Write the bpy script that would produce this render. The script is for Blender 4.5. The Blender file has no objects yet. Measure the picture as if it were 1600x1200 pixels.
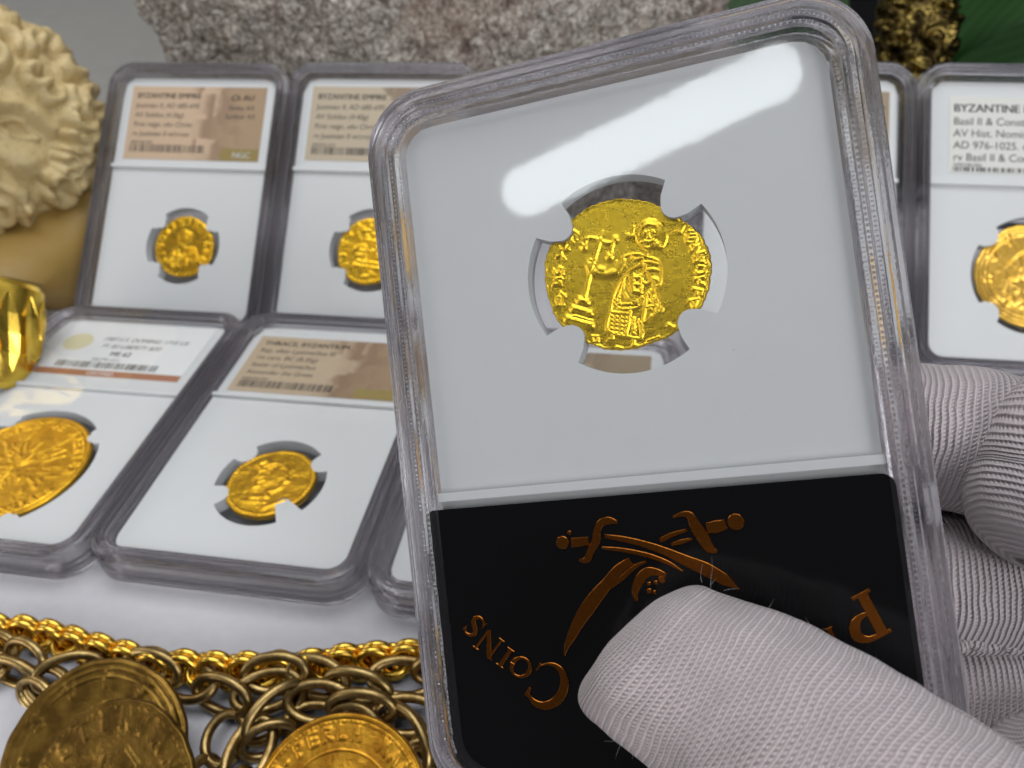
import bpy, math, random
import numpy as np
from mathutils import Vector, Matrix

# ------------------------------------------------------------------ camera, world, lamps (1 unit = 1 cm)
sc = bpy.context.scene
COL = sc.collection
sc.unit_settings.system = 'METRIC'
sc.unit_settings.scale_length = 0.01
FPX = 1198.2
RC = np.array([[0.983549, -0.065199, 0.168467], [0.169886, 0.65087, -0.739937], [-0.061407, 0.756385, 0.651238]])
CAM = np.array([7.8749, -11.6685, 12.5842])

def mat4(R, t):
    m = Matrix([[R[i][0], R[i][1], R[i][2], t[i]] for i in range(3)] + [[0, 0, 0, 1]])
    q = m.to_quaternion(); q.normalize()
    return Matrix.LocRotScale(Vector([float(a) for a in t]), q, None)

cam_d = bpy.data.cameras.new('camera'); cam = bpy.data.objects.new('camera', cam_d); COL.objects.link(cam)
cam.matrix_world = mat4(RC, CAM)
cam_d.sensor_width = 36; cam_d.lens = 36 * FPX / 1600
cam_d.clip_start = 0.2; cam_d.clip_end = 2000
cam_d.dof.use_dof = True; cam_d.dof.focus_distance = 8.75
cam_d.dof.aperture_fstop = 27 / 72.0
sc.camera = cam
sc.view_settings.view_transform = 'Standard'; sc.view_settings.look = 'None'
sc.view_settings.exposure = 0.50; sc.view_settings.gamma = 1
sc.cycles.use_denoising = True
sc.cycles.max_bounces = 16; sc.cycles.transmission_bounces = 12; sc.cycles.transparent_max_bounces = 24
sc.cycles.glossy_bounces = 6; sc.cycles.diffuse_bounces = 4
sc.cycles.sample_clamp_indirect = 6
sc.cycles.caustics_reflective = False; sc.cycles.caustics_refractive = True; sc.cycles.blur_glossy = 0.8

w = bpy.data.worlds.new("World"); sc.world = w; w.use_nodes = True
w.node_tree.nodes['Background'].inputs[0].default_value = (0.96, 0.97, 1.0, 1)
w.node_tree.nodes['Background'].inputs[1].default_value = 0.065

def ray(u, v):
    d = RC @ np.array([(u - 800) / FPX, -(v - 600) / FPX, -1.0])
    return d / np.linalg.norm(d)
def area(name, loc, target, sx, sy, power, colr):
    l = bpy.data.lights.new(name, 'AREA'); l.shape = 'RECTANGLE'; l.size = sx; l.size_y = sy
    l.energy = power; l.color = colr
    o = bpy.data.objects.new(name, l); COL.objects.link(o); o.location = loc
    o.rotation_euler = (Vector(target) - Vector(loc)).to_track_quat('-Z', 'Y').to_euler()
    return o
def watts(rad, sx, sy): return rad * math.pi * sx * sy      # one-sided area lamp of a given radiance
area('ceiling_softbox', (5, 18, 100), (5, 10, 0), 110, 58, watts(3.0, 110, 58), (0.96, 0.98, 1.0))
area('right_front_fill', (80, -75, 55), (0, 5, 2), 50, 55, watts(5.6, 50, 55), (0.97, 0.98, 1.0))  # added fill from the right, standing in for a bright room
area('left_front_fill', (-92, -62, 32), (0, 5, 2), 45, 50, watts(3.6, 45, 50), (1.0, 0.95, 0.90))  # unseen fill added on the left, mimics the room's brightness
area('left_softbox', (-75, 20, 50), (0, 0, 0), 30, 40, watts(2.0, 30, 40), (1.0, 0.93, 0.84))

# ------------------------------------------------------------------ numpy helpers
def _h(i, j, k, s):
    n = (i.astype(np.int64) * 374761393 + j.astype(np.int64) * 668265263 + k.astype(np.int64) * 2147483647 + s * 974634777) & 0xffffffff
    n = ((n ^ (n >> 13)) * 1274126177) & 0xffffffff
    n = ((n ^ (n >> 16)) * 2246822519) & 0xffffffff
    return ((n ^ (n >> 15)) & 0xffffff) / float(0xffffff)
def vnoise(P, sc_=1.0, seed=0):
    Q = np.asarray(P, float) * sc_; F = np.floor(Q); T = Q - F; T = T * T * (3 - 2 * T); I = F.astype(np.int64)
    r = 0
    for a in (0, 1):
        for b in (0, 1):
            for c in (0, 1):
                wt = (T[:, 0] if a else 1 - T[:, 0]) * (T[:, 1] if b else 1 - T[:, 1]) * (T[:, 2] if c else 1 - T[:, 2])
                r = r + wt * _h(I[:, 0] + a, I[:, 1] + b, I[:, 2] + c, seed)
    return r * 2 - 1
def fbm(P, sc_=1.0, oct_=4, seed=0):
    r = 0; a = 1
    for o in range(oct_):
        r = r + a * vnoise(P, sc_ * 2 ** o, seed + o * 7); a *= .5
    return r
def worley(P, sc_=1.0, seed=0):
    Q = np.asarray(P, float) * sc_; I = np.floor(Q).astype(np.int64)
    best = np.full(len(Q), 9.0); b2 = np.full(len(Q), 9.0); cid = np.zeros(len(Q)); cx = np.zeros((len(Q), 3))
    for a in (-1, 0, 1):
        for b in (-1, 0, 1):
            for c in (-1, 0, 1):
                J = I + np.array([a, b, c])
                p = J + np.stack([_h(J[:, 0], J[:, 1], J[:, 2], seed + s) for s in (1, 2, 3)], 1)
                d = np.linalg.norm(p - Q, axis=1)
                m = d < best
                b2 = np.where(m, best, np.minimum(b2, d))
                best = np.where(m, d, best)
                cid = np.where(m, _h(J[:, 0], J[:, 1], J[:, 2], seed + 9), cid)
                cx[m] = (Q - p)[m]
    return best, b2, cid, cx
def smooth(a, b, x):
    t = np.clip((x - a) / (b - a), 0, 1); return t * t * (3 - 2 * t)
def segdist(P, A, B):
    A = np.array(A, float); B = np.array(B, float); d = B - A
    t = np.clip(((P - A) @ d) / max(d @ d, 1e-12), 0, 1)
    return np.linalg.norm(P - A - t[:, None] * d, axis=1)
def polydist(P, pts):
    r = np.full(len(P), 1e9)
    for a, b in zip(pts[:-1], pts[1:]): r = np.minimum(r, segdist(P, a, b))
    return r

# ------------------------------------------------------------------ object helpers
def obj(name, me, mat=None, parent=None, mw=None):
    o = bpy.data.objects.new(name, me); COL.objects.link(o)
    if mat is not None and me is not None and len(me.materials) == 0: me.materials.append(mat)
    if parent is not None: o.parent = parent
    if mw is not None:
        if parent is None: o.matrix_world = mw
        else: o.matrix_local = mw
    return o
def tag(o, label=None, cat=None, group=None, kind=None):
    if label: o['label'] = label
    if cat: o['category'] = cat
    if group: o['group'] = group
    if kind: o['kind'] = kind
    return o
def empty(name, mw=None):
    o = bpy.data.objects.new(name, None); COL.objects.link(o); o.empty_display_size = .5
    if mw is not None: o.matrix_world = mw
    return o
def mesh(name, V, F, smooth_=True, sharp=None, uv=None):
    me = bpy.data.meshes.new(name)
    V = [tuple(map(float, v)) for v in V]
    me.from_pydata(V, [], [tuple(map(int, f)) for f in F])
    if uv is not None:
        l = me.uv_layers.new(name='UVMap'); vi = np.zeros(len(me.loops), dtype=np.int32)
        me.loops.foreach_get('vertex_index', vi)
        l.data.foreach_set('uv', np.asarray(uv, float)[vi].ravel())
    if smooth_:
        me.polygons.foreach_set('use_smooth', [True] * len(me.polygons))
        if sharp: me.set_sharp_from_angle(angle=math.radians(sharp))
    me.update()
    return me
def gridfaces(nu, nv, wu=False, wv=False):
    i, j = np.meshgrid(np.arange(nu if wu else nu - 1), np.arange(nv if wv else nv - 1), indexing='ij')
    i = i.ravel(); j = j.ravel(); i2 = (i + 1) % nu; j2 = (j + 1) % nv
    return np.stack([i * nv + j, i2 * nv + j, i2 * nv + j2, i * nv + j2], 1)
def grid_mesh(name, V, nu, nv, wu=False, wv=False, extra=None, uv=None, sharp=None):
    F = gridfaces(nu, nv, wu, wv).tolist()
    V = list(np.asarray(V).reshape(-1, 3))
    if extra: F += extra
    return mesh(name, V, F, True, sharp, uv)
class MB:
    def __init__(s): s.v = []; s.f = []
    def add(s, V, F):
        n = len(s.v); s.v += [tuple(map(float, a)) for a in V]; s.f += [tuple(n + int(i) for i in f) for f in F]
    def box(s, x0, x1, y0, y1, z0, z1):
        V = [(x, y, z) for x in (x0, x1) for y in (y0, y1) for z in (z0, z1)]
        s.add(V, [(0, 1, 3, 2), (4, 6, 7, 5), (0, 4, 5, 1), (2, 3, 7, 6), (0, 2, 6, 4), (1, 5, 7, 3)])
    def prism(s, poly, z0, z1, bev=0.0):
        n = len(poly); P = np.array(poly, float)
        a = sum(P[i][0] * P[(i + 1) % n][1] - P[(i + 1) % n][0] * P[i][1] for i in range(n))
        if a < 0: P = P[::-1]
        if bev > 0:
            T = np.roll(P, -1, 0) - np.roll(P, 1, 0); L = np.linalg.norm(T, axis=1) + 1e-9
            Nn = np.stack([-T[:, 1], T[:, 0]], 1) / L[:, None]
            Q = P + Nn * bev
            V = [(x, y, z0) for x, y in P] + [(x, y, z1 - bev) for x, y in P] + [(x, y, z1) for x, y in Q]
            F = [tuple(range(2 * n, 3 * n))]
            for k in (0, 1):
                F += [(k * n + i, k * n + (i + 1) % n, (k + 1) * n + (i + 1) % n, (k + 1) * n + i) for i in range(n)]
            s.add(V, F)
        else:
            V = [(x, y, z0) for x, y in P] + [(x, y, z1) for x, y in P]
            s.add(V, [tuple(range(n, 2 * n)), tuple(range(n - 1, -1, -1))] + [(i, (i + 1) % n, n + (i + 1) % n, n + i) for i in range(n)])
    def ribbon(s, pts, wd, z0, z1, bev=0.0):
        P = np.array(pts, float); n = len(P)
        W_ = np.array(wd if hasattr(wd, '__len__') else [wd] * n, float) / 2
        T = np.gradient(P, axis=0); T /= np.linalg.norm(T, axis=1)[:, None] + 1e-9
        N_ = np.stack([-T[:, 1], T[:, 0]], 1)
        L = P + N_ * W_[:, None]; R = P - N_ * W_[:, None]
        s.prism(list(L) + list(R[::-1]), z0, z1, bev)
    def me(s, name, sm=True, sharp=30): return mesh(name, s.v, s.f, sm, sharp)
def catmull(pts, n=8):
    P = np.array(pts, float); P = np.vstack([2 * P[0] - P[1], P, 2 * P[-1] - P[-2]]); out = []
    for i in range(1, len(P) - 2):
        for t in np.arange(n) / n:
            a, b, c, d = P[i - 1:i + 3]
            out.append(.5 * ((2 * b) + (c - a) * t + (2 * a - 5 * b + 4 * c - d) * t * t + (3 * b - a - 3 * c + d) * t ** 3))
    out.append(P[-2]); return np.array(out)

# ------------------------------------------------------------------ materials
class N:
    def __init__(s, name):
        s.m = bpy.data.materials.new(name); s.m.use_nodes = True; s.t = s.m.node_tree
        s.b = s.t.nodes['Principled BSDF']; s.out = s.t.nodes['Material Output']
    def n(s, typ, ins=None, **kw):
        nd = s.t.nodes.new(typ)
        for k, v in kw.items(): setattr(nd, k, v)
        for k, v in (ins or {}).items():
            if hasattr(v, 'links') and hasattr(v, 'node'): s.t.links.new(v, nd.inputs[k])
            else: nd.inputs[k].default_value = v
        return nd
    def set(s, **kw):
        for k, v in kw.items():
            k = k.replace('_', ' ')
            if hasattr(v, 'links') and hasattr(v, 'node'): s.t.links.new(v, s.b.inputs[k])
            else: s.b.inputs[k].default_value = v
    def ramp(s, fac, stops):
        r = s.n('ShaderNodeValToRGB', {0: fac}); e = r.color_ramp.elements
        while len(e) < len(stops): e.new(.5)
        for x, (p, c) in zip(e, stops): x.position = p; x.color = c if len(c) == 4 else (*c, 1)
        return r.outputs[0]
    def noise(s, scale, detail=3, rough=.5, vec=None):
        i = {'Scale': scale, 'Detail': detail, 'Roughness': rough}
        i['Vector'] = vec if vec is not None else s.obj()
        return s.n('ShaderNodeTexNoise', i).outputs[0]
    def obj(s): return s.n('ShaderNodeTexCoord').outputs['Object']
    def math(s, op, a, b=0.0, c=None):
        i = {0: a, 1: b}
        if c is not None: i[2] = c
        return s.n('ShaderNodeMath', i, operation=op).outputs[0]
    def bump(s, h, dist, strength=1.0, nrm=None):
        i = {'Height': h, 'Distance': dist, 'Strength': strength}
        if nrm is not None: i['Normal'] = nrm
        return s.n('ShaderNodeBump', i).outputs[0]
    def mixc(s, f, a, b):
        nd = s.t.nodes.new('ShaderNodeMix'); nd.data_type = 'RGBA'
        for k, v in ((0, f), (6, a), (7, b)):
            if hasattr(v, 'links') and hasattr(v, 'node'): s.t.links.new(v, nd.inputs[k])
            else: nd.inputs[k].default_value = v if not isinstance(v, tuple) or len(v) == 4 else (*v, 1)
        return nd.outputs[2]
    def surf(s, sh): s.t.links.new(sh, s.out.inputs[0])

def m_gold(name, c, rough=.28, grain=0.0, gscale=60, dirt=None):
    k = N(name); k.set(Metallic=1.0, Roughness=rough, Base_Color=(*c, 1))
    nz = k.noise(gscale * .12, 4)
    if dirt: k.set(Base_Color=k.mixc(k.ramp(nz, [(.42, (0, 0, 0)), (.62, (1, 1, 1))]), (*c,), (*dirt,)))
    if grain: k.set(Normal=k.bump(k.noise(gscale, 3, .6), grain))
    k.set(Roughness=k.math('MULTIPLY_ADD', nz, .18, rough - .08))
    return k.m
GOLD_MAIN = m_gold('coin_gold_main', (.84, .56, .04), .26, .0050, 48)
GOLD = m_gold('coin_gold', (.84, .50, .03), .27, .006, 30, (.88, .48, .02))
GOLD_D = m_gold('coin_gold_deep', (.80, .45, .025), .32, .005, 30, (.62, .33, .02))
GOLD_P = m_gold('coin_gold_pale', (.88, .54, .10), .33, .004, 40, (.75, .44, .06))
CHAIN_G = m_gold('rope_chain_gold', (.66, .43, .07), .26, 0, 30, (.85, .52, .08))
CHAIN_A = m_gold('antique_chain_gold', (.38, .27, .11), .33, .003, 40, (.22, .14, .05))
MEDAL = m_gold('medallion_gold', (.20, .115, .024), .42, .005, 22, (.10, .055, .012))
MEDAL_O = m_gold('medallion_orange_gold', (.50, .25, .025), .38, .004, 30, (.34, .15, .015))
RING_G = m_gold('cuff_gold', (.80, .54, .08), .24, .001, 8)
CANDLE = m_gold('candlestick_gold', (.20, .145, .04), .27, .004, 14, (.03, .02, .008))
FOIL = m_gold('gold_foil', (.30, .10, .016), .24, .0015, 90, (.24, .075, .012))

def m_rim():
    k = N('clear_plastic_rim')
    nz = k.noise(9, 4, .6)
    st = k.n('ShaderNodeMapping', {'Vector': k.obj(), 'Scale': (1, 1, 14)}).outputs[0]
    nb = k.noise(3.0, 3, .6, st)
    bm = k.bump(nb, .0005, 1.0, k.bump(k.noise(26, 3), .002))
    g = k.n('ShaderNodeBsdfGlass', {'Color': (.92, .915, .925, 1), 'Roughness': k.math('MULTIPLY_ADD', nz, .06, .0), 'IOR': 1.49, 'Normal': bm}).outputs[0]
    t = k.n('ShaderNodeBsdfTransparent', {'Color': (.70, .68, .71, 1)}).outputs[0]
    d = k.n('ShaderNodeBsdfDiffuse', {'Color': (.30, .28, .31, 1)}).outputs[0]
    a = k.n('ShaderNodeMixShader', {0: .22, 1: g, 2: t}).outputs[0]
    k.surf(k.n('ShaderNodeMixShader', {0: .025, 1: a, 2: d}).outputs[0]); return k.m
RIM = m_rim()
def m_window():
    k = N('clear_plastic_window')
    fr = k.math('MULTIPLY_ADD', k.math('POWER', k.n('ShaderNodeLayerWeight', {'Blend': .5}).outputs['Facing'], 5.0), .85, .065)
    sm = k.noise(1.6, 3, .6)
    bm = k.bump(sm, .0008)
    vec = k.n('ShaderNodeMapping', {'Vector': k.obj(), 'Rotation': (0, 0, .5), 'Scale': (1.2, 30, 1)}).outputs[0]
    scr = k.ramp(k.noise(4, 2, .5, vec), [(.70, (0, 0, 0)), (.76, (1, 1, 1))])
    vec2 = k.n('ShaderNodeMapping', {'Vector': k.obj(), 'Rotation': (0, 0, -1.1), 'Scale': (1.0, 42, 1)}).outputs[0]
    scr2 = k.ramp(k.noise(3, 2, .5, vec2), [(.72, (0, 0, 0)), (.77, (1, 1, 1))])
    fr = k.math('ADD', fr, k.math('MULTIPLY', k.math('ADD', scr, scr2), .035))
    g = k.n('ShaderNodeBsdfGlossy', {'Color': (1, 1, 1, 1), 'Roughness': k.math('MULTIPLY_ADD', scr, .10, .036), 'Normal': bm}).outputs[0]
    t = k.n('ShaderNodeBsdfTransparent', {'Color': (.975, .98, .985, 1)}).outputs[0]
    k.surf(k.n('ShaderNodeMixShader', {0: fr, 1: t, 2: g}).outputs[0]); return k.m
WINDOW = m_window()
def m_plain(name, c, rough=.5, bump=0, bs=30, var=None, spec=.5, vs=2.0, sss=0):
    k = N(name); k.set(Base_Color=(*c, 1), Roughness=rough, Specular_IOR_Level=spec)
    if var: k.set(Base_Color=k.mixc(k.noise(vs, 4, .6), c, var))
    if bump: k.set(Normal=k.bump(k.noise(bs, 4, .6), bump))
    if sss: k.set(Subsurface_Weight=sss, Subsurface_Scale=.2)
    return k.m
INSERT = m_plain('white_insert', (.86, .87, .87), .5, .0006, 60, (.83, .84, .84), .3, 3)
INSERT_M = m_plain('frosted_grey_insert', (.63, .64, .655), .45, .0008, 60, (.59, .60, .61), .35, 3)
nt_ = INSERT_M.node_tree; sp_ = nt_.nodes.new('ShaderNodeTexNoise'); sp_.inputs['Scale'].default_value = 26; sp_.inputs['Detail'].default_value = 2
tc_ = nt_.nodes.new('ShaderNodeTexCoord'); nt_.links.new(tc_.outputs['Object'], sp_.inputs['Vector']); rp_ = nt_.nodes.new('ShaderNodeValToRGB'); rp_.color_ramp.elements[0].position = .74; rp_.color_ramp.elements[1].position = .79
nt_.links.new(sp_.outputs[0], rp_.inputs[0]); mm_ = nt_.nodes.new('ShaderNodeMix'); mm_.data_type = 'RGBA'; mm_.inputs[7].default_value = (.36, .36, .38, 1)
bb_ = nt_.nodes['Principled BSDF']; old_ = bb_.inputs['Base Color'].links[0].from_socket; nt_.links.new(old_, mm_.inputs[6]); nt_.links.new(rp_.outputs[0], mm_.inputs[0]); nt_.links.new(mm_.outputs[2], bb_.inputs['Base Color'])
for q in (INSERT, INSERT_M):
    b_ = q.node_tree.nodes['Principled BSDF']; tr_ = q.node_tree.nodes.new('ShaderNodeBsdfTranslucent'); tr_.inputs[0].default_value = (.85, .85, .84, 1)
    mx = q.node_tree.nodes.new('ShaderNodeMixShader'); mx.inputs[0].default_value = .22; q.node_tree.links.new(b_.outputs[0], mx.inputs[1]); q.node_tree.links.new(tr_.outputs[0], mx.inputs[2]); q.node_tree.links.new(mx.outputs[0], q.node_tree.nodes['Material Output'].inputs[0])
INK = m_plain('black_ink', (.03, .028, .028), .6)
INK_G = m_plain('grey_ink', (.12, .11, .10), .6)
WHITE_INK = m_plain('white_ink', (.8, .8, .78), .6)
LABEL_W = m_plain('white_label_paper', (.80, .81, .81), .55, .0004, 80, (.76, .76, .75))
LABEL_C = m_plain('cream_label_paper', (.74, .73, .69), .55, .0004, 80, (.70, .69, .64))
STRIP_R = m_plain('red_brown_strip', (.42, .13, .09), .5, 0, 1, (.38, .22, .09), .5, 1.5)
SEAL_Y = m_plain('pale_gold_seal', (.72, .66, .42), .5)
OLIVE = m_plain('olive_print', (.30, .22, .06), .5)
def m_tan(name, a, b, c, d, seed):
    k = N(name); P = k.n('ShaderNodeMapping', {'Vector': k.obj(), 'Location': (seed, 0, 0), 'Scale': (1, 1, 0)}).outputs[0]
    v = k.n('ShaderNodeTexVoronoi', {'Vector': P, 'Scale': 2.2}, distance='CHEBYCHEV').outputs['Color']
    s_ = k.n('ShaderNodeSeparateColor', {0: v}).outputs[0]
    x = k.n('ShaderNodeSeparateXYZ', {0: k.obj()}).outputs[0]
    f = k.math('ADD', k.math('MULTIPLY', s_, .35), k.math('MULTIPLY_ADD', x, .42, .0))
    f = k.math('ADD', f, k.math('MULTIPLY', k.noise(5, 3), .12))
    k.set(Base_Color=k.ramp(f, [(.20, a), (.34, b), (.48, c), (.9, d)]), Roughness=.55)
    for nd in k.t.nodes:
        if nd.type == 'VALTORGB': nd.color_ramp.interpolation = 'EASE'
    return k.m
TAN_A = m_tan('tan_label_print', (.60, .43, .29), (.55, .39, .26), (.32, .21, .13), (.40, .27, .16), 1)
TAN_B = m_tan('beige_label_print', (.52, .43, .31), (.48, .39, .28), (.28, .20, .13), (.33, .25, .16), 4)
TAN_F = m_tan('sand_label_print', (.52, .40, .27), (.47, .35, .23), (.27, .17, .10), (.34, .23, .13), 7)
def m_black_label():
    k = N('gloss_black_sticker'); k.set(Base_Color=(.0025, .0025, .003, 1), Roughness=.12, Specular_IOR_Level=.35)
    k.set(Normal=k.bump(k.noise(2.0, 2), .003)); return k.m
BLACK = m_black_label()
def m_cloth(name, c, c2, sc_=55):
    k = N(name)
    o = k.obj(); w1 = k.n('ShaderNodeTexWave', {'Vector': o, 'Scale': sc_ * .32, 'Distortion': .6, 'Detail': 1}, bands_direction='X').outputs[0]
    w2 = k.n('ShaderNodeTexWave', {'Vector': o, 'Scale': sc_ * .32, 'Distortion': .6, 'Detail': 1}, bands_direction='Y').outputs[0]
    h = k.math('ADD', k.math('MULTIPLY', w1, w2), k.math('MULTIPLY', k.noise(70, 2), .8))
    k.set(Base_Color=k.mixc(k.noise(5, 3), c, c2), Roughness=.9, Specular_IOR_Level=.2, Sheen_Weight=.2, Normal=k.bump(h, .004)); return k.m
CLOTH = m_cloth('white_tablecloth', (.58, .57, .60), (.52, .51, .54))
def m_knit():
    k = N('white_knit_glove')
    uv = k.n('ShaderNodeTexCoord').outputs['UV']
    s_ = k.n('ShaderNodeSeparateXYZ', {0: uv}); u, v = s_.outputs[0], s_.outputs[1]
    wob = k.math('MULTIPLY_ADD', k.noise(1.6, 2, .5, uv), .06, 0)
    v2 = k.math('MULTIPLY', k.math('ADD', v, wob), 1 / .062); u2 = k.math('MULTIPLY', k.math('ADD', u, k.math('MULTIPLY', k.noise(2.3, 2, .5, uv), .05)), 1 / .057)
    row = k.math('FLOOR', v2)
    fv = k.math('SUBTRACT', k.math('FRACT', v2), .5)
    fu = k.math('SUBTRACT', k.math('FRACT', k.math('ADD', u2, k.math('MULTIPLY', fv, .8))), .5)
    rib = k.math('COSINE', k.math('MULTIPLY', fv, 2 * math.pi))
    st = k.math('COSINE', k.math('MULTIPLY', fu, 2 * math.pi))
    h = k.math('ADD', k.math('MULTIPLY', rib, .8), k.math('MULTIPLY', k.math('MULTIPLY', st, k.math('SUBTRACT', 1.25, rib)), .15))
    h = k.math('ADD', h, k.math('MULTIPLY', k.noise(40, 3, .7, uv), .7))
    hole = k.math('MULTIPLY', k.math('MAXIMUM', k.math('SUBTRACT', 0.0, rib), 0.0), k.math('MAXIMUM', k.math('SUBTRACT', 0.0, st), 0.0))  # dark spots between stitches: shade inside the gaps put in as colour
    hf = k.ramp(k.math('ADD', hole, k.math('MULTIPLY', k.noise(9, 3, .6, uv), .7)), [(.80, (0, 0, 0)), (1.15, (1, 1, 1))])
    base = k.mixc(k.noise(1.3, 3, .5, uv), (.64, .555, .575), (.565, .49, .51))
    k.set(Base_Color=k.mixc(k.math('MULTIPLY', hf, .7), base, (.18, .15, .17)), Roughness=.62, Specular_IOR_Level=.45, Sheen_Weight=.25,
          Normal=k.bump(h, .030))
    return k.m
KNIT = m_knit()
FIBRE = m_plain('white_fibre', (.75, .72, .74), .6)

# ------------------------------------------------------------------ the slab holder
W2, H2, R0 = 2.92, 4.16, .80
def rrect(o, nseg=12, ws=8):
    """outline of the holder inset by o; returns points and outward normals"""
    r = max(R0 - o, .02); x, y = W2 - o, H2 - o; P = []; Nn = []
    for (sx, sy, a0) in ((1, 1, 0), (-1, 1, 90), (-1, -1, 180), (1, -1, 270)):
        cx, cy = sx * (x - r), sy * (y - r)
        for i in range(nseg + 1):
            a = math.radians(a0 + 90 * i / nseg); P.append((cx + r * math.cos(a), cy + r * math.sin(a))); Nn.append((math.cos(a), math.sin(a)))
    return np.array(P), np.array(Nn)
def ring_mesh(name, prof, nseg=14):
    m = len(prof); V = []
    for (o, z) in prof:
        P, _ = rrect(o, nseg); V.append(np.column_stack([P, np.full(len(P), z)]))
    n = len(V[0]); V = np.array(V).reshape(-1, 3)
    F = gridfaces(m, n, True, True)[:, ::-1]
    return mesh(name, V, F.tolist(), True, 24)
half = [(0, .035), (0, .31), (.03, .37), (.08, .40), (.15, .405), (.17, .385), (.20, .385), (.22, .405), (.27, .40), (.295, .355), (.33, .335), (.35, .30), (.42, .285)]
prof = half + [(o, -z) for o, z in half[::-1]] + [(.035, -.02), (.035, .02)]
RIM_ME = ring_mesh('rim_mesh', prof)
def plate(name, o, z0, z1, nseg=14):
    P, _ = rrect(o, nseg); mb = MB(); mb.prism(P, z0, z1); return mb.me(name)
def sheet(name, o, z):
    P, _ = rrect(o, 12); return mesh(name, [(x, y, z) for x, y in P], [tuple(range(len(P)))], False)
WIN_F = sheet('front_window_mesh', .425, .262); WIN_B = sheet('back_window_mesh', .425, -.262)
def weld_mesh():
    mb = MB(); r = random.Random(3)
    for o, z, st, ln in ((.312, .352, .062, .036), (.245, .409, .052, .018)):
        P, Nn = rrect(o, 20); L = []
        P2 = np.vstack([P, P[:1]]); N2 = np.vstack([Nn, Nn[:1]])
        seg = np.linalg.norm(np.diff(P2, axis=0), axis=1); cum = np.concatenate([[0], np.cumsum(seg)])
        s = 0
        while s < cum[-1]:
            i = min(np.searchsorted(cum, s, 'right') - 1, len(seg) - 1); t = (s - cum[i]) / max(seg[i], 1e-9)
            p = P2[i] * (1 - t) + P2[i + 1] * t; nn = N2[i] * (1 - t) + N2[i + 1] * t; nn /= np.linalg.norm(nn); tt = np.array([-nn[1], nn[0]])
            for zz in (1, -1):
                c = [p + tt * a * ln / 2 + nn * b * .016 for a, b in ((-1, -1), (1, -1), (1, 1), (-1, 1))]
                V = [(q[0], q[1], zz * (z - .008)) for q in c] + [(p[0] + (q[0] - p[0]) * .5, p[1] + (q[1] - p[1]) * .5, zz * (z + .020)) for q in c]
                mb.add(V, [(4, 5, 6, 7), (0, 1, 5, 4), (1, 2, 6, 5), (2, 3, 7, 6), (3, 0, 4, 7)])
            s += st * r.uniform(.85, 1.15)
    return mb.me('weld_mesh', False)
WELD_ME = weld_mesh()
def m_weld():
    k = N('weld_ridge_plastic')
    g = k.n('ShaderNodeBsdfGlossy', {'Color': (.9, .9, .92, 1), 'Roughness': .12}).outputs[0]
    t = k.n('ShaderNodeBsdfTransparent', {'Color': (.82, .80, .83, 1)}).outputs[0]
    k.surf(k.n('ShaderNodeMixShader', {0: .55, 1: t, 2: g}).outputs[0]); return k.m
WELD = m_weld()

DIV = .90
def insert_mesh(name, cx, cy, rh, rts, angs, hwb, hwt, th=.15):
    """white plate with a round opening and four prongs that reach in to the coin"""
    inner = []
    angs = sorted(a % 360 for a in angs)
    for i, a in enumerate(angs):
        rt = rts[i] if isinstance(rts, (list, tuple)) else rts
        inner += [(rh, a - hwb), (rh * .5 + rt * .5, a - (hwb * .62 + hwt * .38))]
        for t in np.linspace(-1, 1, 9):
            inner.append((rt + (1 - math.sqrt(max(0, 1 - t * t * .93))) * .13, a + hwt * t * 1.0))
        inner += [(rh * .5 + rt * .5, a + (hwb * .62 + hwt * .38)), (rh, a + hwb)]
        b = angs[(i + 1) % 4] + (360 if i == 3 else 0)
        for t in np.linspace(a + hwb, b - hwb, 26)[1:-1]: inner.append((rh, t))
    O, _ = rrect(.44, 14); O = np.vstack([O, O[:1]])
    I = []; E_ = []
    for r, a in inner:
        d = np.array([math.cos(math.radians(a)), math.sin(math.radians(a))]); I.append((cx + d[0] * r, cy + d[1] * r))
        best = None
        for p, q in zip(O[:-1], O[1:]):
            e = q - p; den = d[0] * e[1] - d[1] * e[0]
            if abs(den) < 1e-12: continue
            w_ = p - np.array([cx, cy]); s = (w_[0] * e[1] - w_[1] * e[0]) / den; t = (w_[0] * d[1] - w_[1] * d[0]) / den
            if s > 0 and -1e-6 <= t <= 1 + 1e-6: best = s; break
        E_.append((cx + d[0] * best, cy + d[1] * best))
    n = len(I); V = [(x, y, th) for x, y in I] + [(x, y, th) for x, y in E_] + [(x, y, -th) for x, y in I] + [(x, y, -th) for x, y in E_]
    F = []
    for i in range(n):
        j = (i + 1) % n
        F += [(i, n + i, n + j, j), (2 * n + i, 2 * n + j, 3 * n + j, 3 * n + i), (i, j, 2 * n + j, 2 * n + i), (n + i, 3 * n + i, 3 * n + j, n + j)]
    return mesh(name, V, F, False)

def make_slab(mw, label, ins_me, ins_mat, group):
    t = empty('coin_holder', mw)
    tag(t, label, 'coin holder', group)
    obj('rim', RIM_ME, RIM, t)
    tag(obj('weld_ridges', WELD_ME, WELD, t), kind='stuff')
    obj('insert', ins_me, ins_mat, t)
    obj('front_window', WIN_F, WINDOW, t); obj('back_window', WIN_B, WINDOW, t)
    mb = MB()
    dv = DIV if ins_mat is INSERT else DIV - .21
    mb.box(-W2 + .43, W2 - .43, dv - .05, dv + .05, .175, .25)
    obj('divider_bar', mb.me('divider_mesh', False), INSERT if ins_mat is INSERT else INSERT_M, t)
    return t

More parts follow.
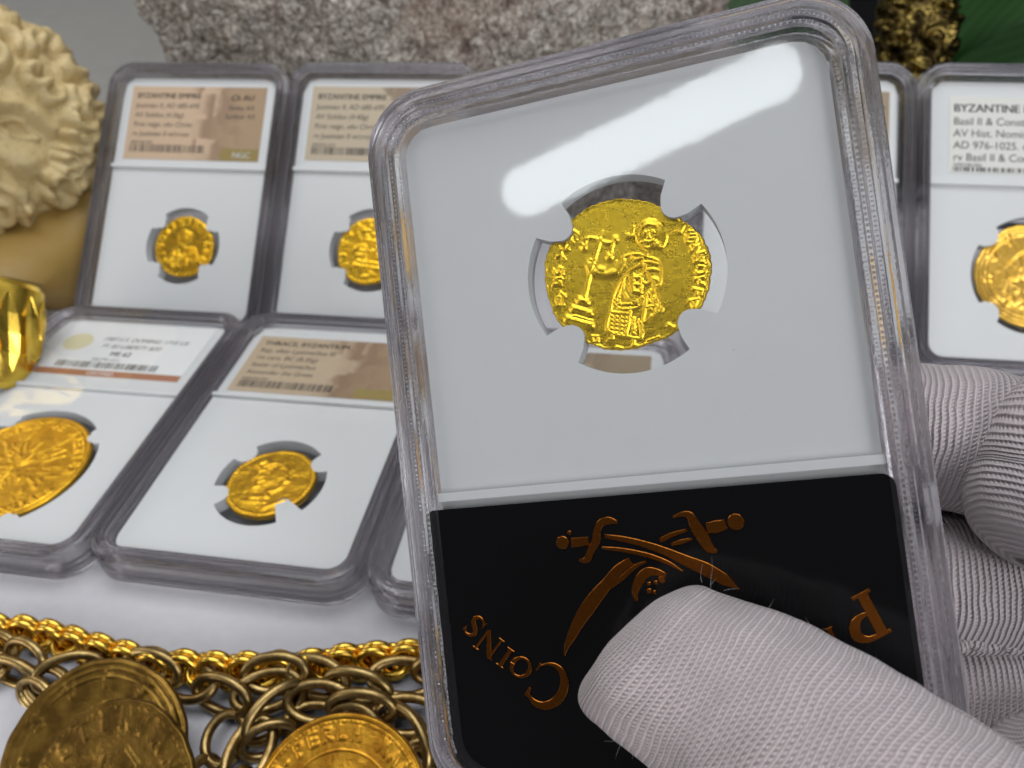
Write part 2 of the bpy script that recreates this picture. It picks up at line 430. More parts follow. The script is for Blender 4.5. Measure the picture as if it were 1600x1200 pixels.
# ------------------------------------------------------------------ text and barcodes
def text_mesh(lines):
    """lines: (string, x, y, size, slant, bold)"""
    V = []; F = []
    for (s, x, y, size, slant, bold, *al) in lines:
        c = bpy.data.curves.new('lettering_curve', 'FONT'); c.body = s; c.size = size; c.offset = 0; c.resolution_u = 3
        c.align_x = al[0] if al else 'LEFT'
        if not al: c.space_character = .97
        o = bpy.data.objects.new('lettering_tmp', c); COL.objects.link(o)
        dg = bpy.context.evaluated_depsgraph_get(); me = bpy.data.meshes.new_from_object(o.evaluated_get(dg))
        for dx in ((0, .02, .04) if bold else (0,)):
          n = len(V)
          V += [(x + dx * size + v.co.x + v.co.y * slant, y + v.co.y, 0) for v in me.vertices]; F += [tuple(n + i for i in p.vertices) for p in me.polygons]
        bpy.data.objects.remove(o); bpy.data.curves.remove(c); bpy.data.meshes.remove(me)
    return V, F
def barcode(x0, x1, y0, y1, seed):
    r = random.Random(seed); mb = MB(); x = x0; u = (x1 - x0) / 150
    while x < x1 - 3 * u:
        b = u * r.choice((1, 1, 1.6, 2.6)); mb.add([(x, y0, 0), (x + b, y0, 0), (x + b, y1, 0), (x, y1, 0)], [(0, 1, 2, 3)]); x += b + u * r.choice((1, 1.4, 2, 2.8))
    return mb.v, mb.f
def flat(parts, z):
    mb = MB()
    for V, F in parts: mb.add([(v[0], v[1], z) for v in V], F)
    return mb.me('print_mesh', False)
ZL = .152
def label_card(slab, x0, x1, y0, y1, mat, lines, bar, extra=None, ink=None):
    mb = MB(); mb.box(x0, x1, y0, y1, ZL, ZL + .012)
    card = obj('label_card', mb.me('card_mesh', False), mat, slab)
    z = ZL + .0155
    o = obj('lettering', flat([text_mesh(lines)], z), ink or INK, card); o['kind'] = 'stuff'
    if bar: obj('barcode', flat([barcode(*bar)], z), INK, card)['kind'] = 'stuff'
    for e in extra or []:
        nm, parts, mt, dz = e; q = obj(nm, flat(parts, z - .0015 + dz), mt, card)
        if 'lettering' in nm: q['kind'] = 'stuff'
    return card
def rect(x0, x1, y0, y1): return ([(x0, y0, 0), (x1, y0, 0), (x1, y1, 0), (x0, y1, 0)], [(0, 1, 2, 3)])

# ------------------------------------------------------------------ coins
GL = {  # stroke letters in a unit box for the worn legends
 'D': [[(0, 0), (0, 1)], [(0, 1), (.5, .85), (.6, .5), (.5, .15), (0, 0)]], 'N': [[(0, 0), (0, 1), (.6, 0), (.6, 1)]], 'I': [[(.2, 0), (.2, 1)]],
 'V': [[(0, 1), (.3, 0), (.6, 1)]], 'S': [[(.55, .85), (.3, 1), (.05, .75), (.5, .3), (.3, 0), (0, .15)]], 'T': [[(.3, 0), (.3, 1)], [(0, 1), (.6, 1)]],
 'E': [[(.55, 1), (0, 1), (0, 0), (.55, 0)], [(0, .5), (.45, .5)]], 'R': [[(0, 0), (0, 1), (.5, .85), (.45, .55), (0, .5), (.55, 0)]],
 'C': [[(.55, .85), (.3, 1), (0, .7), (0, .3), (.3, 0), (.55, .15)]], 'H': [[(0, 0), (0, 1)], [(0, .5), (.5, .5), (.5, 0)]], 'O': [[(.3, 0), (0, .5), (.3, 1), (.6, .5), (.3, 0)]],
 'U': [[(0, 1), (0, .2), (.3, 0), (.6, .2), (.6, 1)]], 'M': [[(0, 0), (.1, 1), (.35, .3), (.6, 1), (.7, 0)]], 'P': [[(0, 0), (0, 1), (.5, .85), (.45, .5), (0, .45)]],
 'A': [[(0, 0), (.3, 1), (.6, 0)], [(.15, .4), (.45, .4)]], 'L': [[(0, 1), (0, 0), (.5, 0)]], '.': [[(.1, .4), (.16, .4)]], ' ': []}
def glyph_at(ch, c, up, size):
    up = np.array(up, float); up /= np.linalg.norm(up); rt = np.array([up[1], -up[0]])
    return [[tuple(np.array(c) + rt * (x - .3) * size + up * (y - .5) * size) for x, y in s] for s in GL[ch]]
def legend(text, r, a0, a1, size, outward=True):
    out = []
    for i, ch in enumerate(text):
        a = math.radians(a0 + (a1 - a0) * (i / max(1, len(text) - 1))); c = (r * math.cos(a), r * math.sin(a))
        out += glyph_at(ch, c, c if outward else (-c[0], -c[1]), size)
    return out
def coin_mesh(name, outline, hf, nr, nt, th=.055, edge_noise=.01, bend=0.0, seed=0):
    """outline(theta)->radius; hf(P)->relief height"""
    th_ = np.linspace(0, 2 * math.pi, nt, endpoint=False); rad = outline(th_)
    rr = np.linspace(0, 1, nr + 1)[1:]
    X = (rr[:, None] * rad[None, :] * np.cos(th_)[None, :]); Y = (rr[:, None] * rad[None, :] * np.sin(th_)[None, :])
    P = np.stack([X.ravel(), Y.ravel()], 1)
    h = hf(P, np.repeat(rr, nt)).reshape(nr, nt)
    ed = smooth(.985, 1.0, rr)[:, None]
    bz = bend * (P[:, 0] ** 2 - .3 * P[:, 1] ** 2).reshape(nr, nt)
    Z = th + h - ed * .03 + bz
    V = [np.stack([X, Y, Z], 2).reshape(-1, 3)]
    # edge wall and back
    for k, (s, z) in enumerate(((1.004, .3), (1.0, -.6), (.97, -1.0))):
        V.append(np.stack([X[-1] * s, Y[-1] * s, np.full(nt, z * th) + bz[-1] + .3 * .01 * np.sin(40 * th_)], 1))
    V = np.vstack(V); rows = nr + 3
    F = gridfaces(rows, nt, False, True).tolist()
    c0 = len(V); V = np.vstack([V, [[0, 0, th + float(h[0].mean())]], [[0, 0, -th]]])
    for i in range(nt):
        j = (i + 1) % nt
        F.append((c0, i, j)); F.append((c0 + 1, (rows - 1) * nt + j, (rows - 1) * nt + i))
    return mesh(name, V, F, True)

cr4 = lambda a, b: (800 + a / 3.429, 250 + b / 3.429)
R_M = np.array([[-0.97548, 0.18396, -0.12083], [-0.03344, -0.6665, -0.74475], [-0.21754, -0.72245, 0.65631]])
T_M = np.array([7.794, -5.086, 6.667]) - .15 * R_M[:, 2] + .21 * R_M[:, 1]
def on_slab(u, v, z=.15, R=R_M, T=T_M):
    """a point of the photograph carried on to the plane of the held holder, in the holder's own centimetres"""
    d = ray(u, v); n = R[:, 2]; s = (n @ (T + z * n - CAM)) / (n @ d); q = R.T @ (CAM + s * d - T); return q[0], q[1]
CM = np.array(on_slab(*cr4(618, 612), .06))
def c4(a, b): return np.array(on_slab(*cr4(a, b), .06)) - CM
def main_coin():
    o = [(620, 205), (720, 220), (800, 250), (880, 300), (950, 345), (1010, 400), (1050, 470), (1068, 560), (1062, 650), (1035, 740), (1000, 812), (930, 880), (860, 932),
         (760, 975), (680, 1003), (600, 1018), (500, 1012), (400, 978), (320, 925), (250, 870), (215, 800), (190, 720), (178, 640), (175, 560), (195, 480), (240, 410), (300, 335), (380, 268), (460, 228), (540, 208)]
    Q = np.array([c4(*p) for p in o]); an = np.unwrap(np.arctan2(Q[:, 1], Q[:, 0])); ra = np.hypot(Q[:, 0], Q[:, 1])
    if an[-1] < an[0]: an = an[::-1]; ra = ra[::-1]
    base = an[0]
    def outline(t):
        tt = (t - base) % (2 * math.pi) + base
        r = np.interp(tt, np.append(an, base + 2 * math.pi), np.append(ra, ra[0]))
        return r * (1 + .006 * np.sin(23 * t) * np.sin(7 * t) + .004 * np.sin(61 * t + 1))
    k = 1 / 3.429 / 13.8 / 10 * 1.0      # crop px -> cm
    S = []   # (polyline px, half width px, height)
    a = S.append
    a(([(392, 468), (398, 430), (425, 418), (470, 430), (510, 445), (545, 440), (556, 420)], 11, 1.0))
    a(([(543, 440), (535, 475), (528, 510)], 10, 1)); a(([(385, 462), (388, 468)], 20, 1.5)); a(([(553, 422), (556, 424)], 17, 1.5)); a(([(522, 516), (526, 518)], 20, 1.5)); a(([(485, 385), (490, 400)], 8, .6))
    a(([(475, 425), (455, 490), (440, 540), (425, 590), (402, 690), (390, 735)], 12, 1.15))
    a(([(412, 560), (425, 600)], 24, 1.1)); a(([(420, 535), (448, 538)], 9, 1)); a(([(416, 555), (446, 558)], 8, 1))
    a(([(365, 750), (400, 762)], 21, 1.7)); a(([(330, 795), (380, 808), (420, 822)], 19, 1.5)); a(([(300, 850), (360, 868), (425, 885)], 20, 1.5)); a(([(290, 845), (340, 835), (430, 862)], 8, .8))
    a(([(445, 600), (500, 612), (560, 598), (580, 570), (600, 545)], 22, 1.1)); a(([(470, 588), (490, 592)], 22, 1.2)); a(([(560, 545), (565, 590)], 8, .9))
    # head
    a(([(712, 388), (718, 390)], 8, 1.3)); a(([(756, 384), (762, 386)], 8, 1.3)); a(([(735, 385), (732, 415), (742, 418)], 7, 1.2)); a(([(712, 436), (738, 442), (760, 432)], 7, 1.2))
    a(([(690, 445), (712, 470), (745, 468), (775, 440)], 9, 1.2)); a(([(685, 395), (700, 365), (735, 345), (775, 355)], 8, 1.0))
    a(([(800, 345), (822, 375), (825, 420), (808, 460), (785, 470)], 10, .9)); a(([(620, 405), (650, 408)], 18, .8)); a(([(655, 360), (640, 390)], 9, .7))
    a(([(715, 490), (718, 515)], 17, .9))
    # shoulders and robe
    for p in ([(600, 520), (640, 508), (680, 505), (725, 520), (760, 530), (790, 550), (798, 600), (795, 660), (770, 680)], [(600, 522), (592, 550), (610, 570)], [(640, 515), (660, 535), (700, 525)],
              [(700, 545), (745, 548), (790, 560)], [(705, 548), (690, 565), (640, 590), (600, 630), (565, 680), (542, 740), (525, 820), (508, 890), (520, 915), (560, 935), (620, 945), (690, 955), (692, 900), (680, 860)],
              [(715, 590), (760, 585), (795, 595)], [(720, 600), (745, 640), (765, 680), (760, 640)], [(712, 560), (712, 600)],
              [(770, 690), (785, 740), (805, 800), (760, 830), (712, 868), (704, 850), (715, 790), (722, 720)], [(745, 700), (760, 760), (780, 810)], [(712, 790), (780, 780)],
              [(545, 765), (580, 795), (640, 798), (690, 780), (712, 745)], [(548, 745), (590, 775), (640, 770)], [(600, 660), (598, 700), (620, 735), (660, 760), (700, 735)], [(600, 640), (580, 700), (560, 750)],
              [(635, 795), (628, 860), (612, 930)], [(530, 815), (630, 825)], [(650, 850), (655, 910), (645, 930)], [(690, 870), (700, 930)], [(690, 650), (720, 665), (750, 650)], [(640, 640), (620, 660), (640, 700)]):
        a((p, 7.5, 1.0))
    a(([(652, 622), (650, 705)], 10, 1.2)); a(([(692, 622), (690, 705)], 10, 1.2)); a(([(655, 630), (690, 632)], 12, 1.4)); a(([(652, 668), (690, 670)], 12, 1.3)); a(([(655, 705), (688, 708)], 12, 1.3))
    a(([(640, 740), (670, 770)], 22, .8)); a(([(760, 640), (780, 645)], 16, 1))
    for i in range(5):
        for j in range(4):
            a(([(535 + j * 26 - i * 1, 835 + i * 22 + j * 4), (537 + j * 26, 836 + i * 22 + j * 4)], 8, 1.0))
    for i in range(7): a(([(732 + (i % 2) * 28 + i * 2, 715 + i * 20), (734 + (i % 2) * 28 + i * 2, 716 + i * 20)], 8.5, 1.1))
    for i in range(5): a(([(655, 850 + i * 20), (657, 851 + i * 20)], 8, 1)); a(([(575 - i * 2, 700 + i * 18), (577, 701 + i * 18)], 7, .9))
    a(([(545, 928), (538, 955), (515, 965)], 8, .9)); a(([(655, 965), (650, 990), (670, 995)], 8, .9)); a(([(840, 885), (870, 900)], 12, 1))
    a(([(430, 945), (460, 945), (462, 972), (432, 975), (430, 945)], 7, 1.1)); a(([(560, 1000), (590, 1008)], 7, .8)); a(([(725, 968), (790, 945)], 6, .6))
    LW = 9
    for p in ([(250, 770), (240, 745), (262, 735), (272, 760), (278, 772)], [(285, 730), (262, 712)], [(225, 668), (262, 655), (232, 640), (268, 632)], [(225, 668), (265, 668)],
              [(225, 590), (240, 610), (262, 600), (252, 580), (272, 585), (275, 610)], [(240, 520), (262, 512), (285, 530)], [(262, 512), (268, 490)], [(262, 455), (280, 485), (305, 478)], [(285, 480), (290, 455)],
              [(290, 420), (330, 440)], [(310, 405), (300, 440), (335, 400), (345, 425)], [(320, 375), (352, 395)],
              [(880, 375), (900, 385), (930, 345), (955, 355), (940, 380), (975, 385)], [(930, 410), (935, 440), (960, 445)], [(955, 400), (985, 400)], [(950, 422), (985, 418)], [(960, 445), (980, 440), (990, 420)],
              [(955, 470), (960, 490), (1000, 460), (985, 500)], [(965, 455), (1000, 470)], [(975, 520), (985, 545), (1020, 520), (1000, 505), (1030, 495)], [(985, 545), (1030, 548)],
              [(985, 600), (1000, 610), (1035, 600), (1030, 575), (1000, 570)], [(980, 640), (1030, 628)], [(1000, 636), (1005, 660), (1030, 668)],
              [(970, 690), (1020, 702)], [(990, 720), (1000, 695), (1015, 720)], [(960, 755), (975, 790), (990, 760)], [(950, 755), (1000, 745)]):
        a((p, LW, 1.15))
    ST = []
    for p, wd, hh in S:
        q = np.array([c4(*z) for z in p])
        if len(q) > 3 and wd > 7.2: q = catmull(q, 4)
        ST.append((q, wd * k, hh))
    figc = c4(650, 740); headc = c4(742, 398); robe = np.array([c4(*z) for z in ((700, 570), (650, 700), (600, 850))])
    def hf(P, rr):
        h = np.zeros(len(P))
        for p, wd, hh in ST:
            lo = p.min(0) - wd * 2.6; hi = p.max(0) + wd * 2.6
            m = np.all((P > lo) & (P < hi), axis=1)
            if not m.any(): continue
            d = polydist(P[m], p); v = hh * .016 * np.exp(-(d / (wd * 1.0)) ** 2 * 1.1)
            h[m] = np.maximum(h[m], v)
        P3 = np.column_stack([P, np.zeros(len(P))])
        hq = np.hypot((P[:, 0] - headc[0]) / (84 * k), (P[:, 1] - headc[1]) / (88 * k)); h = np.maximum(h, .030 * np.sqrt(np.clip(1 - hq ** 2, 0, 1)) + .6 * h * (hq < 1))
        rq = polydist(P, robe); h += .007 * smooth(1.0, .0, rq / (60 * k))
        fig = np.exp(-((P[:, 0] - figc[0]) ** 2 / .06 + (P[:, 1] - figc[1]) ** 2 / .12))
        h += fig * .010
        h *= 1 + .10 * fbm(P3, 14, 2, 5)
        h += .0012 * vnoise(P3, 20, 2) + .003 * fbm(P3, 3.0, 1, 3)
        h += .012 * smooth(.955, .985, rr) * (.5 + .6 * vnoise(P3, 12, 4))
        return h
    return coin_mesh('main_coin_mesh', outline, hf, 230, 560, .05, bend=.02)

def generic_coin(name, r, seed, style, nr=90, nt=220, th=.05, irr=.03):
    rnd = random.Random(seed); ph = [rnd.uniform(0, 6.28) for _ in range(6)]
    outline = lambda t: r * (1 + irr * (np.sin(2 * t + ph[0]) * .5 + np.sin(3 * t + ph[1]) * .4 + np.sin(5 * t + ph[2]) * .25) + irr * .25 * np.sin(17 * t + ph[3]) * np.sin(5 * t))
    S = []
    s = r
    if style in ('bust', 'pantocrator'):
        S += [([(0, .22 * s), (0, .30 * s)], .17 * s, 1.5)]                       # head
        S += [(p, .035 * s, 1.1) for p in ([(-.2 * s, .15 * s), (-.22 * s, .4 * s), (0, .52 * s), (.22 * s, .4 * s), (.2 * s, .15 * s)], [(-.5 * s, -.45 * s), (-.38 * s, -.1 * s), (0, .0), (.38 * s, -.1 * s), (.5 * s, -.45 * s)],
                                            [(-.2 * s, -.05 * s), (-.1 * s, -.6 * s)], [(.2 * s, -.05 * s), (.05 * s, -.6 * s)], [(-.35 * s, -.15 * s), (.2 * s, -.5 * s)], [(.36 * s, -.12 * s), (-.1 * s, -.55 * s)])]
        S += [([(-.04 * s, .26 * s), (-.04 * s, .27 * s)], .03 * s, 2), ([(.06 * s, .26 * s), (.06 * s, .27 * s)], .03 * s, 2), ([(-.05 * s, .12 * s), (0, .02 * s), (.05 * s, .12 * s)], .05 * s, 1.2)]
        for i in range(26): 
            x, y = rnd.uniform(-.45, .45) * s, rnd.uniform(-.6, -.1) * s; S.append(([(x, y), (x + rnd.uniform(-.1, .1) * s, y + rnd.uniform(-.1, .1) * s)], .035 * s, 1))
        S += [(p, .03 * s, 1.0) for p in legend('DIVSTINIANVSPN' if style == 'bust' else 'IHSXISREX'.replace('X', 'V'), .8 * s, 215, -35, .17 * s)]
    if style == 'cross':
        S += [(p, .045 * s, 1.3) for p in ([(0, -.25 * s), (0, .5 * s)], [(-.25 * s, .3 * s), (.25 * s, .3 * s)], [(-.3 * s, -.35 * s), (.3 * s, -.35 * s)], [(-.4 * s, -.48 * s), (.4 * s, -.48 * s)])]
        for i in range(34):
            x, y = rnd.gauss(0, .3) * s, rnd.gauss(0, .35) * s; q = rnd.uniform(.05, .22); aa = rnd.uniform(0, 6.28)
            S.append(([(x, y), (x + q * math.cos(aa) * s, y + q * math.sin(aa) * s)], .04 * s, rnd.uniform(.7, 1.3)))
        S += [(p, .03 * s, 1) for p in legend('VICTORIAAVSV'.replace('X', 'V'), .82 * s, 220, -40, .16 * s)]
    if style == 'profile':
        a_ = [(-.1, .55), (.15, .5), (.28, .35), (.3, .15), (.38, .05), (.3, -.02), (.3, -.15), (.2, -.25), (.05, -.3), (.1, -.45), (-.25, -.5), (-.3, -.2), (-.4, .1), (-.35, .4), (-.1, .55)]
        S += [([(x * s, y * s) for x, y in a_], .05 * s, 1.3), ([(-.05 * s, .15 * s), (0, .25 * s)], .28 * s, 1.2)]
        S += [([(-.3 * s, .3 * s), (-.5 * s, .45 * s), (-.35 * s, .6 * s), (-.15 * s, .5 * s)], .06 * s, 1.3)]
        for i in range(22):
            aa = rnd.uniform(1.2, 4); q = rnd.uniform(.25, .5); x, y = q * math.cos(aa) * s, q * math.sin(aa) * s + .1 * s; S.append(([(x, y), (x + .09 * s, y + rnd.uniform(-.06, .1) * s)], .04 * s, 1.1))
        S += [([(.15 * s, -.75 * s), (.55 * s, -.5 * s)], .05 * s, 1.3), ([(-.4 * s, -.62 * s), (.1 * s, -.6 * s)], .04 * s, 1)]
    if style == 'eagle':
        for i in range(64):
            aa = rnd.uniform(0, 6.28); q = rnd.uniform(.05, .62); x, y = q * math.cos(aa) * s, q * math.sin(aa) * s; l = rnd.uniform(.05, .2); a2 = aa + rnd.uniform(-.5, .5)
            S.append(([(x, y), (x + l * math.cos(a2) * s, y + l * math.sin(a2) * s)], .022 * s, rnd.uniform(.5, 1)))
        S += [(p, .02 * s, .9) for p in legend('UNITED STATES OF AMERICA'.replace('F', 'E'), .84 * s, 200, -20, .11 * s)]
        S += [(p, .02 * s, .9) for p in legend('TVENTV DOLLARS', .84 * s, 225, 315, .11 * s, False)]
    if style == 'lira':
        S += [(p, .022 * s, 1.1) for p in legend('M.PERLA MARIA TERES', .80 * s, 160, -60, .13 * s)]
        S += [([(0, .2 * s), (.05 * s, .1 * s)], .3 * s, 1.3), ([(-.2 * s, -.2 * s), (.2 * s, -.2 * s)], .2 * s, 1.1)]
    ST = [(np.array(p), wd, hh) for p, wd, hh in S]
    def hf(P, rr):
        h = np.zeros(len(P)); th_ = np.arctan2(P[:, 1], P[:, 0])
        A = .018 * min(1.0, r / .85)
        for p, wd, hh in ST:
            lo = p.min(0) - wd * 2; hi = p.max(0) + wd * 2; m = np.all((P > lo) & (P < hi), axis=1)
            if not m.any(): continue
            d = polydist(P[m], p); v = hh * A * 1.05 * np.exp(-(d / wd) ** 2 * .9); h[m] = np.maximum(h[m], v) + .15 * np.minimum(h[m], v)
        P3 = np.column_stack([P, np.zeros(len(P))])
        if style in ('eagle', 'lira'):
            h += .02 * smooth(.93, .955, rr) + .012 * smooth(.885, .9, rr) * (1 - smooth(.92, .93, rr)) * (np.sin(th_ * 110) > 0)
            if style == 'lira': h += .010 * (np.abs(rr - .62) < .012)
        elif style == 'pantocrator':
            for q in (.80, .88, .95): h += .016 * np.exp(-((rr - q) / .014) ** 2)
            h += .012 * np.exp(-((rr - .45) / .02) ** 2) * (P[:, 1] > -.1 * s)
        else:
            h += .014 * np.exp(-((rr - .93) / .025) ** 2) * (.5 + .5 * np.sin(th_ * 60))
        h += .004 * fbm(P3, 5 / r, 3, seed) + .002 * fbm(P3, 20, 2, seed + 1)
        return h
    return coin_mesh(name, outline, hf, nr, nt, th, bend=0)

# ------------------------------------------------------------------ poses
R_A = np.array([[0.9998, 0.0026, 0.0197], [0.0158, 0.7470, -0.6647], [-0.0165, 0.6648, 0.7468]])
def ortho(R):
    u, s_, vt = np.linalg.svd(R); return u @ vt
R_A = ortho(R_A); R_D = ortho(np.array([[0.99816, -0.01134, 0.05963], [0.0485, 0.73966, -0.67123], [-0.03649, 0.67289, 0.73885]])); R_M = ortho(R_M)
R_I = np.eye(3)
def pose(R, t): return mat4(R, np.array(t) - .15 * np.asarray(R)[:, 2])
P_A = pose(R_A, (-5.92, 7.20, 2.53)); P_B = pose(R_A, (-.10, 7.30, 2.47)); P_H = pose(R_A, (5.75, 7.42, 2.36))
P_D = pose(R_D, (17.421, 8.056, 2.062)); P_C = pose(R_D, (11.66, 7.80, 2.26))
P_E = mat4(R_I, (-5.80, -.20, .405)); P_F = mat4(R_I, (0, -.06, .405)); P_G = mat4(R_I, (5.86, -.12, .405))
P_M = mat4(R_M, T_M)

def place_coin(me, mat, slabmw, cx, cy, z, rot, label, group='gold coins sealed in plastic holders'):
    o = obj('gold_coin', me, mat); o.matrix_world = slabmw @ Matrix.Translation((cx, cy, z)) @ Matrix.Rotation(math.radians(rot), 4, 'Z')
    return tag(o, label, 'coin', group)

GRP = 'plastic coin holders propped and laid on the white cloth'
D4 = (45, 135, 225, 315)
sA = make_slab(P_A, 'leaning coin holder with peach tan label, leftmost of the back row beside the bust', insert_mesh('insert_A', .15, -1.5, 1.16, .87, (38, 140, 222, 318), 14, 7), INSERT, GRP)
label_card(sA, -2.2, 2.17, 1.14, 3.46, TAN_A, [('BYZANTINE EMPIRE', -2.02, 3.08, .245, 0, .008), ('Justinian II, AD 685-695', -2.02, 2.77, .225, .12, 0), ('AV Solidus (4.36g)', -2.02, 2.47, .225, .12, 0),
    ('First reign, obv Christ', -2.02, 2.17, .225, .12, 0), ('rv Justinian II w/cross', -2.02, 1.87, .225, .12, 0), ('4095350-007', -2.02, 1.62, .14, 0, 0), ('Ch AU', 1.42, 3.04, .26, .1, .004, 'CENTER'), ('Strike: 4/5', 1.42, 2.74, .20, .1, 0, 'CENTER'), ('Surface: 4/5', 1.42, 2.47, .20, .1, 0, 'CENTER')],
    (-2.02, .45, 1.36, 1.60, 5), [('seal_print', [rect(.95, 2.15, 1.16, 1.52)], OLIVE, 0), ('seal_lettering', [text_mesh([('NGC', 1.32, 1.24, .27, 0, .01)])], WHITE_INK, .003)])
place_coin(generic_coin('coin_mesh_A', .93, 11, 'bust'), GOLD, P_A, .15, -1.5, 0.02, 4, 'small struck gold coin with facing bust in the holder nearest the bearded bust')
sB = make_slab(P_B, 'leaning coin holder with greyish beige label, half hidden behind the corner of the held holder', insert_mesh('insert_B', .10, -1.42, 1.22, .91, (38, 142, 222, 318), 14, 7), INSERT, GRP)
label_card(sB, -2.2, 2.17, 1.20, 3.48, TAN_B, [('BYZANTINE EMPIRE', -2.02, 3.08, .245, 0, .008), ('Justinian II, AD 685-695', -2.02, 2.77, .225, .12, 0), ('AV Solidus (4.40g)', -2.02, 2.47, .225, .12, 0),
    ('First reign, obv Christ', -2.02, 2.17, .225, .12, 0), ('rv Justinian II w/cross', -2.02, 1.87, .225, .12, 0), ('4095351-012', -2.02, 1.62, .14, 0, 0)], (-2.02, .45, 1.38, 1.60, 9))
place_coin(generic_coin('coin_mesh_B', .98, 22, 'cross'), GOLD, P_B, .06, -1.42, .02, -6, 'bumpy bright gold coin cut off by the left edge of the held holder')
sC = make_slab(P_C, 'leaning coin holder of which only the right rim shows right of the held holder', insert_mesh('insert_C', 0, -1.45, 1.22, .86, D4, 15, 9), INSERT, GRP)
label_card(sC, -2.2, 2.26, 1.20, 3.40, TAN_B, [('BYZANTINE EMPIRE', -2.02, 3.08, .245, 0, .008), ('& Theodora', 1.2, 2.9, .2, 0, 0), ('rev cross', 1.2, 2.5, .2, 0, 0)], (-2.02, .45, 1.38, 1.60, 6))
sD = make_slab(P_D, 'leaning coin holder with plain cream label in large black print at the right edge', insert_mesh('insert_D', .13, -1.48, 1.56, 1.26, (35, 139, 222, 318), 12, 8), INSERT, GRP)
label_card(sD, -2.0, 2.05, 1.20, 3.30, LABEL_C, [('BYZANTINE EMPIRE', -1.90, 2.88, .315, 0, .008), ('Basil II & Constant. VIII', -1.90, 2.52, .295, .03, 0), ('AV Hist. Nomisma (4.4g)', -1.90, 2.19, .295, .03, 0),
    ('AD 976-1025. obv Christ', -1.90, 1.86, .295, .03, 0), ('rv Basil II & Const. VIII', -1.90, 1.53 + .0, .295, .03, 0), ('2490348-006', -1.90, 1.37, .14, 0, 0)], (-1.90, 1.2, 1.235, 1.36, 8))
place_coin(generic_coin('coin_mesh_D', 1.36, 33, 'pantocrator', 110, 260), GOLD_P, P_D, .08, -1.48, .02, 0, 'large thin gold coin with concentric rings in the holder at the right edge')
sE = make_slab(P_E, 'flat coin holder with white label above a red brown strip, leftmost of the front row', insert_mesh('insert_E', -.22, -1.70, 1.80, 1.54, (38, 130, 216, 300), 9, 5), INSERT, GRP)
label_card(sE, -2.05, 2.15, 1.38, 3.60, LABEL_W, [('1907-S S. DOMING 1715 US', -.9, 2.86, .22, .3, 0), ('P1 B3 LIBERTY $20', -.75, 2.56, .22, .3, 0), ('MS 62', -.32, 2.24, .25, 0, .01), ('3262791-012', -.72, 2.02, .16, 0, 0)],
    (-1.6, 1.42, 1.72, 1.96, 12), [('strip_print', [rect(-2.03, 2.13, 1.40, 1.64)], STRIP_R, 0), ('strip_lettering', [text_mesh([('CERTIFIED', -.5, 1.46, .17, 0, 0)])], WHITE_INK, .003),
     ('seal_print', [([(-1.55 + .42 * math.cos(i * math.pi / 12), 2.75 + .36 * math.sin(i * math.pi / 12), 0) for i in range(24)], [tuple(range(24))])], SEAL_Y, 0)])
place_coin(generic_coin('coin_mesh_E', 1.62, 44, 'eagle', 130, 300, .075, .0), GOLD_D, P_E, -.22, -1.70, .03, 20, 'large deep gold coin with milled rim cut off by the left edge of the photo')
sF = make_slab(P_F, 'flat coin holder with sand coloured label, right of the big coin, near the chains', insert_mesh('insert_F', .10, -1.62, 1.22, [.90, .90, .88, .64], (33, 141, 206, 312), 13, 11), INSERT, GRP)
label_card(sF, -2.25, 2.2, 1.13, 3.32, TAN_F, [('THRACE, BYZANTIUM', -2.06, 2.96, .245, 0, .008), ('Rep. after Lysimachus III', -2.06, 2.66, .22, .12, 0), ('1st cent. BC (8.35g)', -2.06, 2.37, .22, .12, 0), ('Stater of Lysimachus', -2.06, 2.08, .22, .12, 0), ('Alexander the Great', -2.06, 1.79, .22, .12, 0),
    ('4282230-001', -2.06, 1.56, .14, 0, 0)], (-2.06, .5, 1.28, 1.54, 14), [('seal_print', [rect(1.0, 2.18, 1.15, 1.5)], OLIVE, 0)])
place_coin(generic_coin('coin_mesh_F', .96, 55, 'profile', 110, 260, .085), GOLD_D, P_F, .10, -1.62, .05, 0, 'thick rounded gold coin with head in profile in the flat sand labelled holder')
sG = make_slab(P_G, 'flat coin holder showing only its lower left corner behind the held holder', insert_mesh('insert_G', 0, -1.5, 1.22, .84, D4, 15, 9), INSERT, GRP)
label_card(sG, -2.2, 2.17, 1.20, 3.48, TAN_B, [('BYZANTINE EMPIRE', -2.02, 3.08, .245, 0, .008)], (-2.02, .45, 1.38, 1.60, 4))

# the held holder, upside down, seen from its back: a little longer than the others
H2 = 4.32
RIM_ME = ring_mesh('held_rim_mesh', prof); WIN_F = sheet('held_front_window_mesh', .425, .262); WIN_B = sheet('held_back_window_mesh', .425, -.262); WELD_ME = weld_mesh()
hole = np.array(on_slab(*cr4(600, 610), .15))
def ang_of(a, b):
    q = np.array(on_slab(*cr4(a, b), .15)) - hole; return math.degrees(math.atan2(q[1], q[0]))
sets = [((258, 250), (115, 395)), ((820, 120), (1000, 240)), ((1100, 820), (940, 1000)), ((185, 950), (350, 1080))]
pa = []
for p, q in sets:
    a, b = ang_of(*p), ang_of(*q); d = (b - a + 180) % 360 - 180; pa.append(a + d / 2)
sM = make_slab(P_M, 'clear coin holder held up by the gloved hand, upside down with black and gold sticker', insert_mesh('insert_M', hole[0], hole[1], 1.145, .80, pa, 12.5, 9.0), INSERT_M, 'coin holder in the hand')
place_coin(main_coin(), GOLD_MAIN, P_M, CM[0], CM[1], 0.01, 0, 'worn yellow gold coin with robed standing figure and stepped cross in the held holder', 'coin in the held holder')

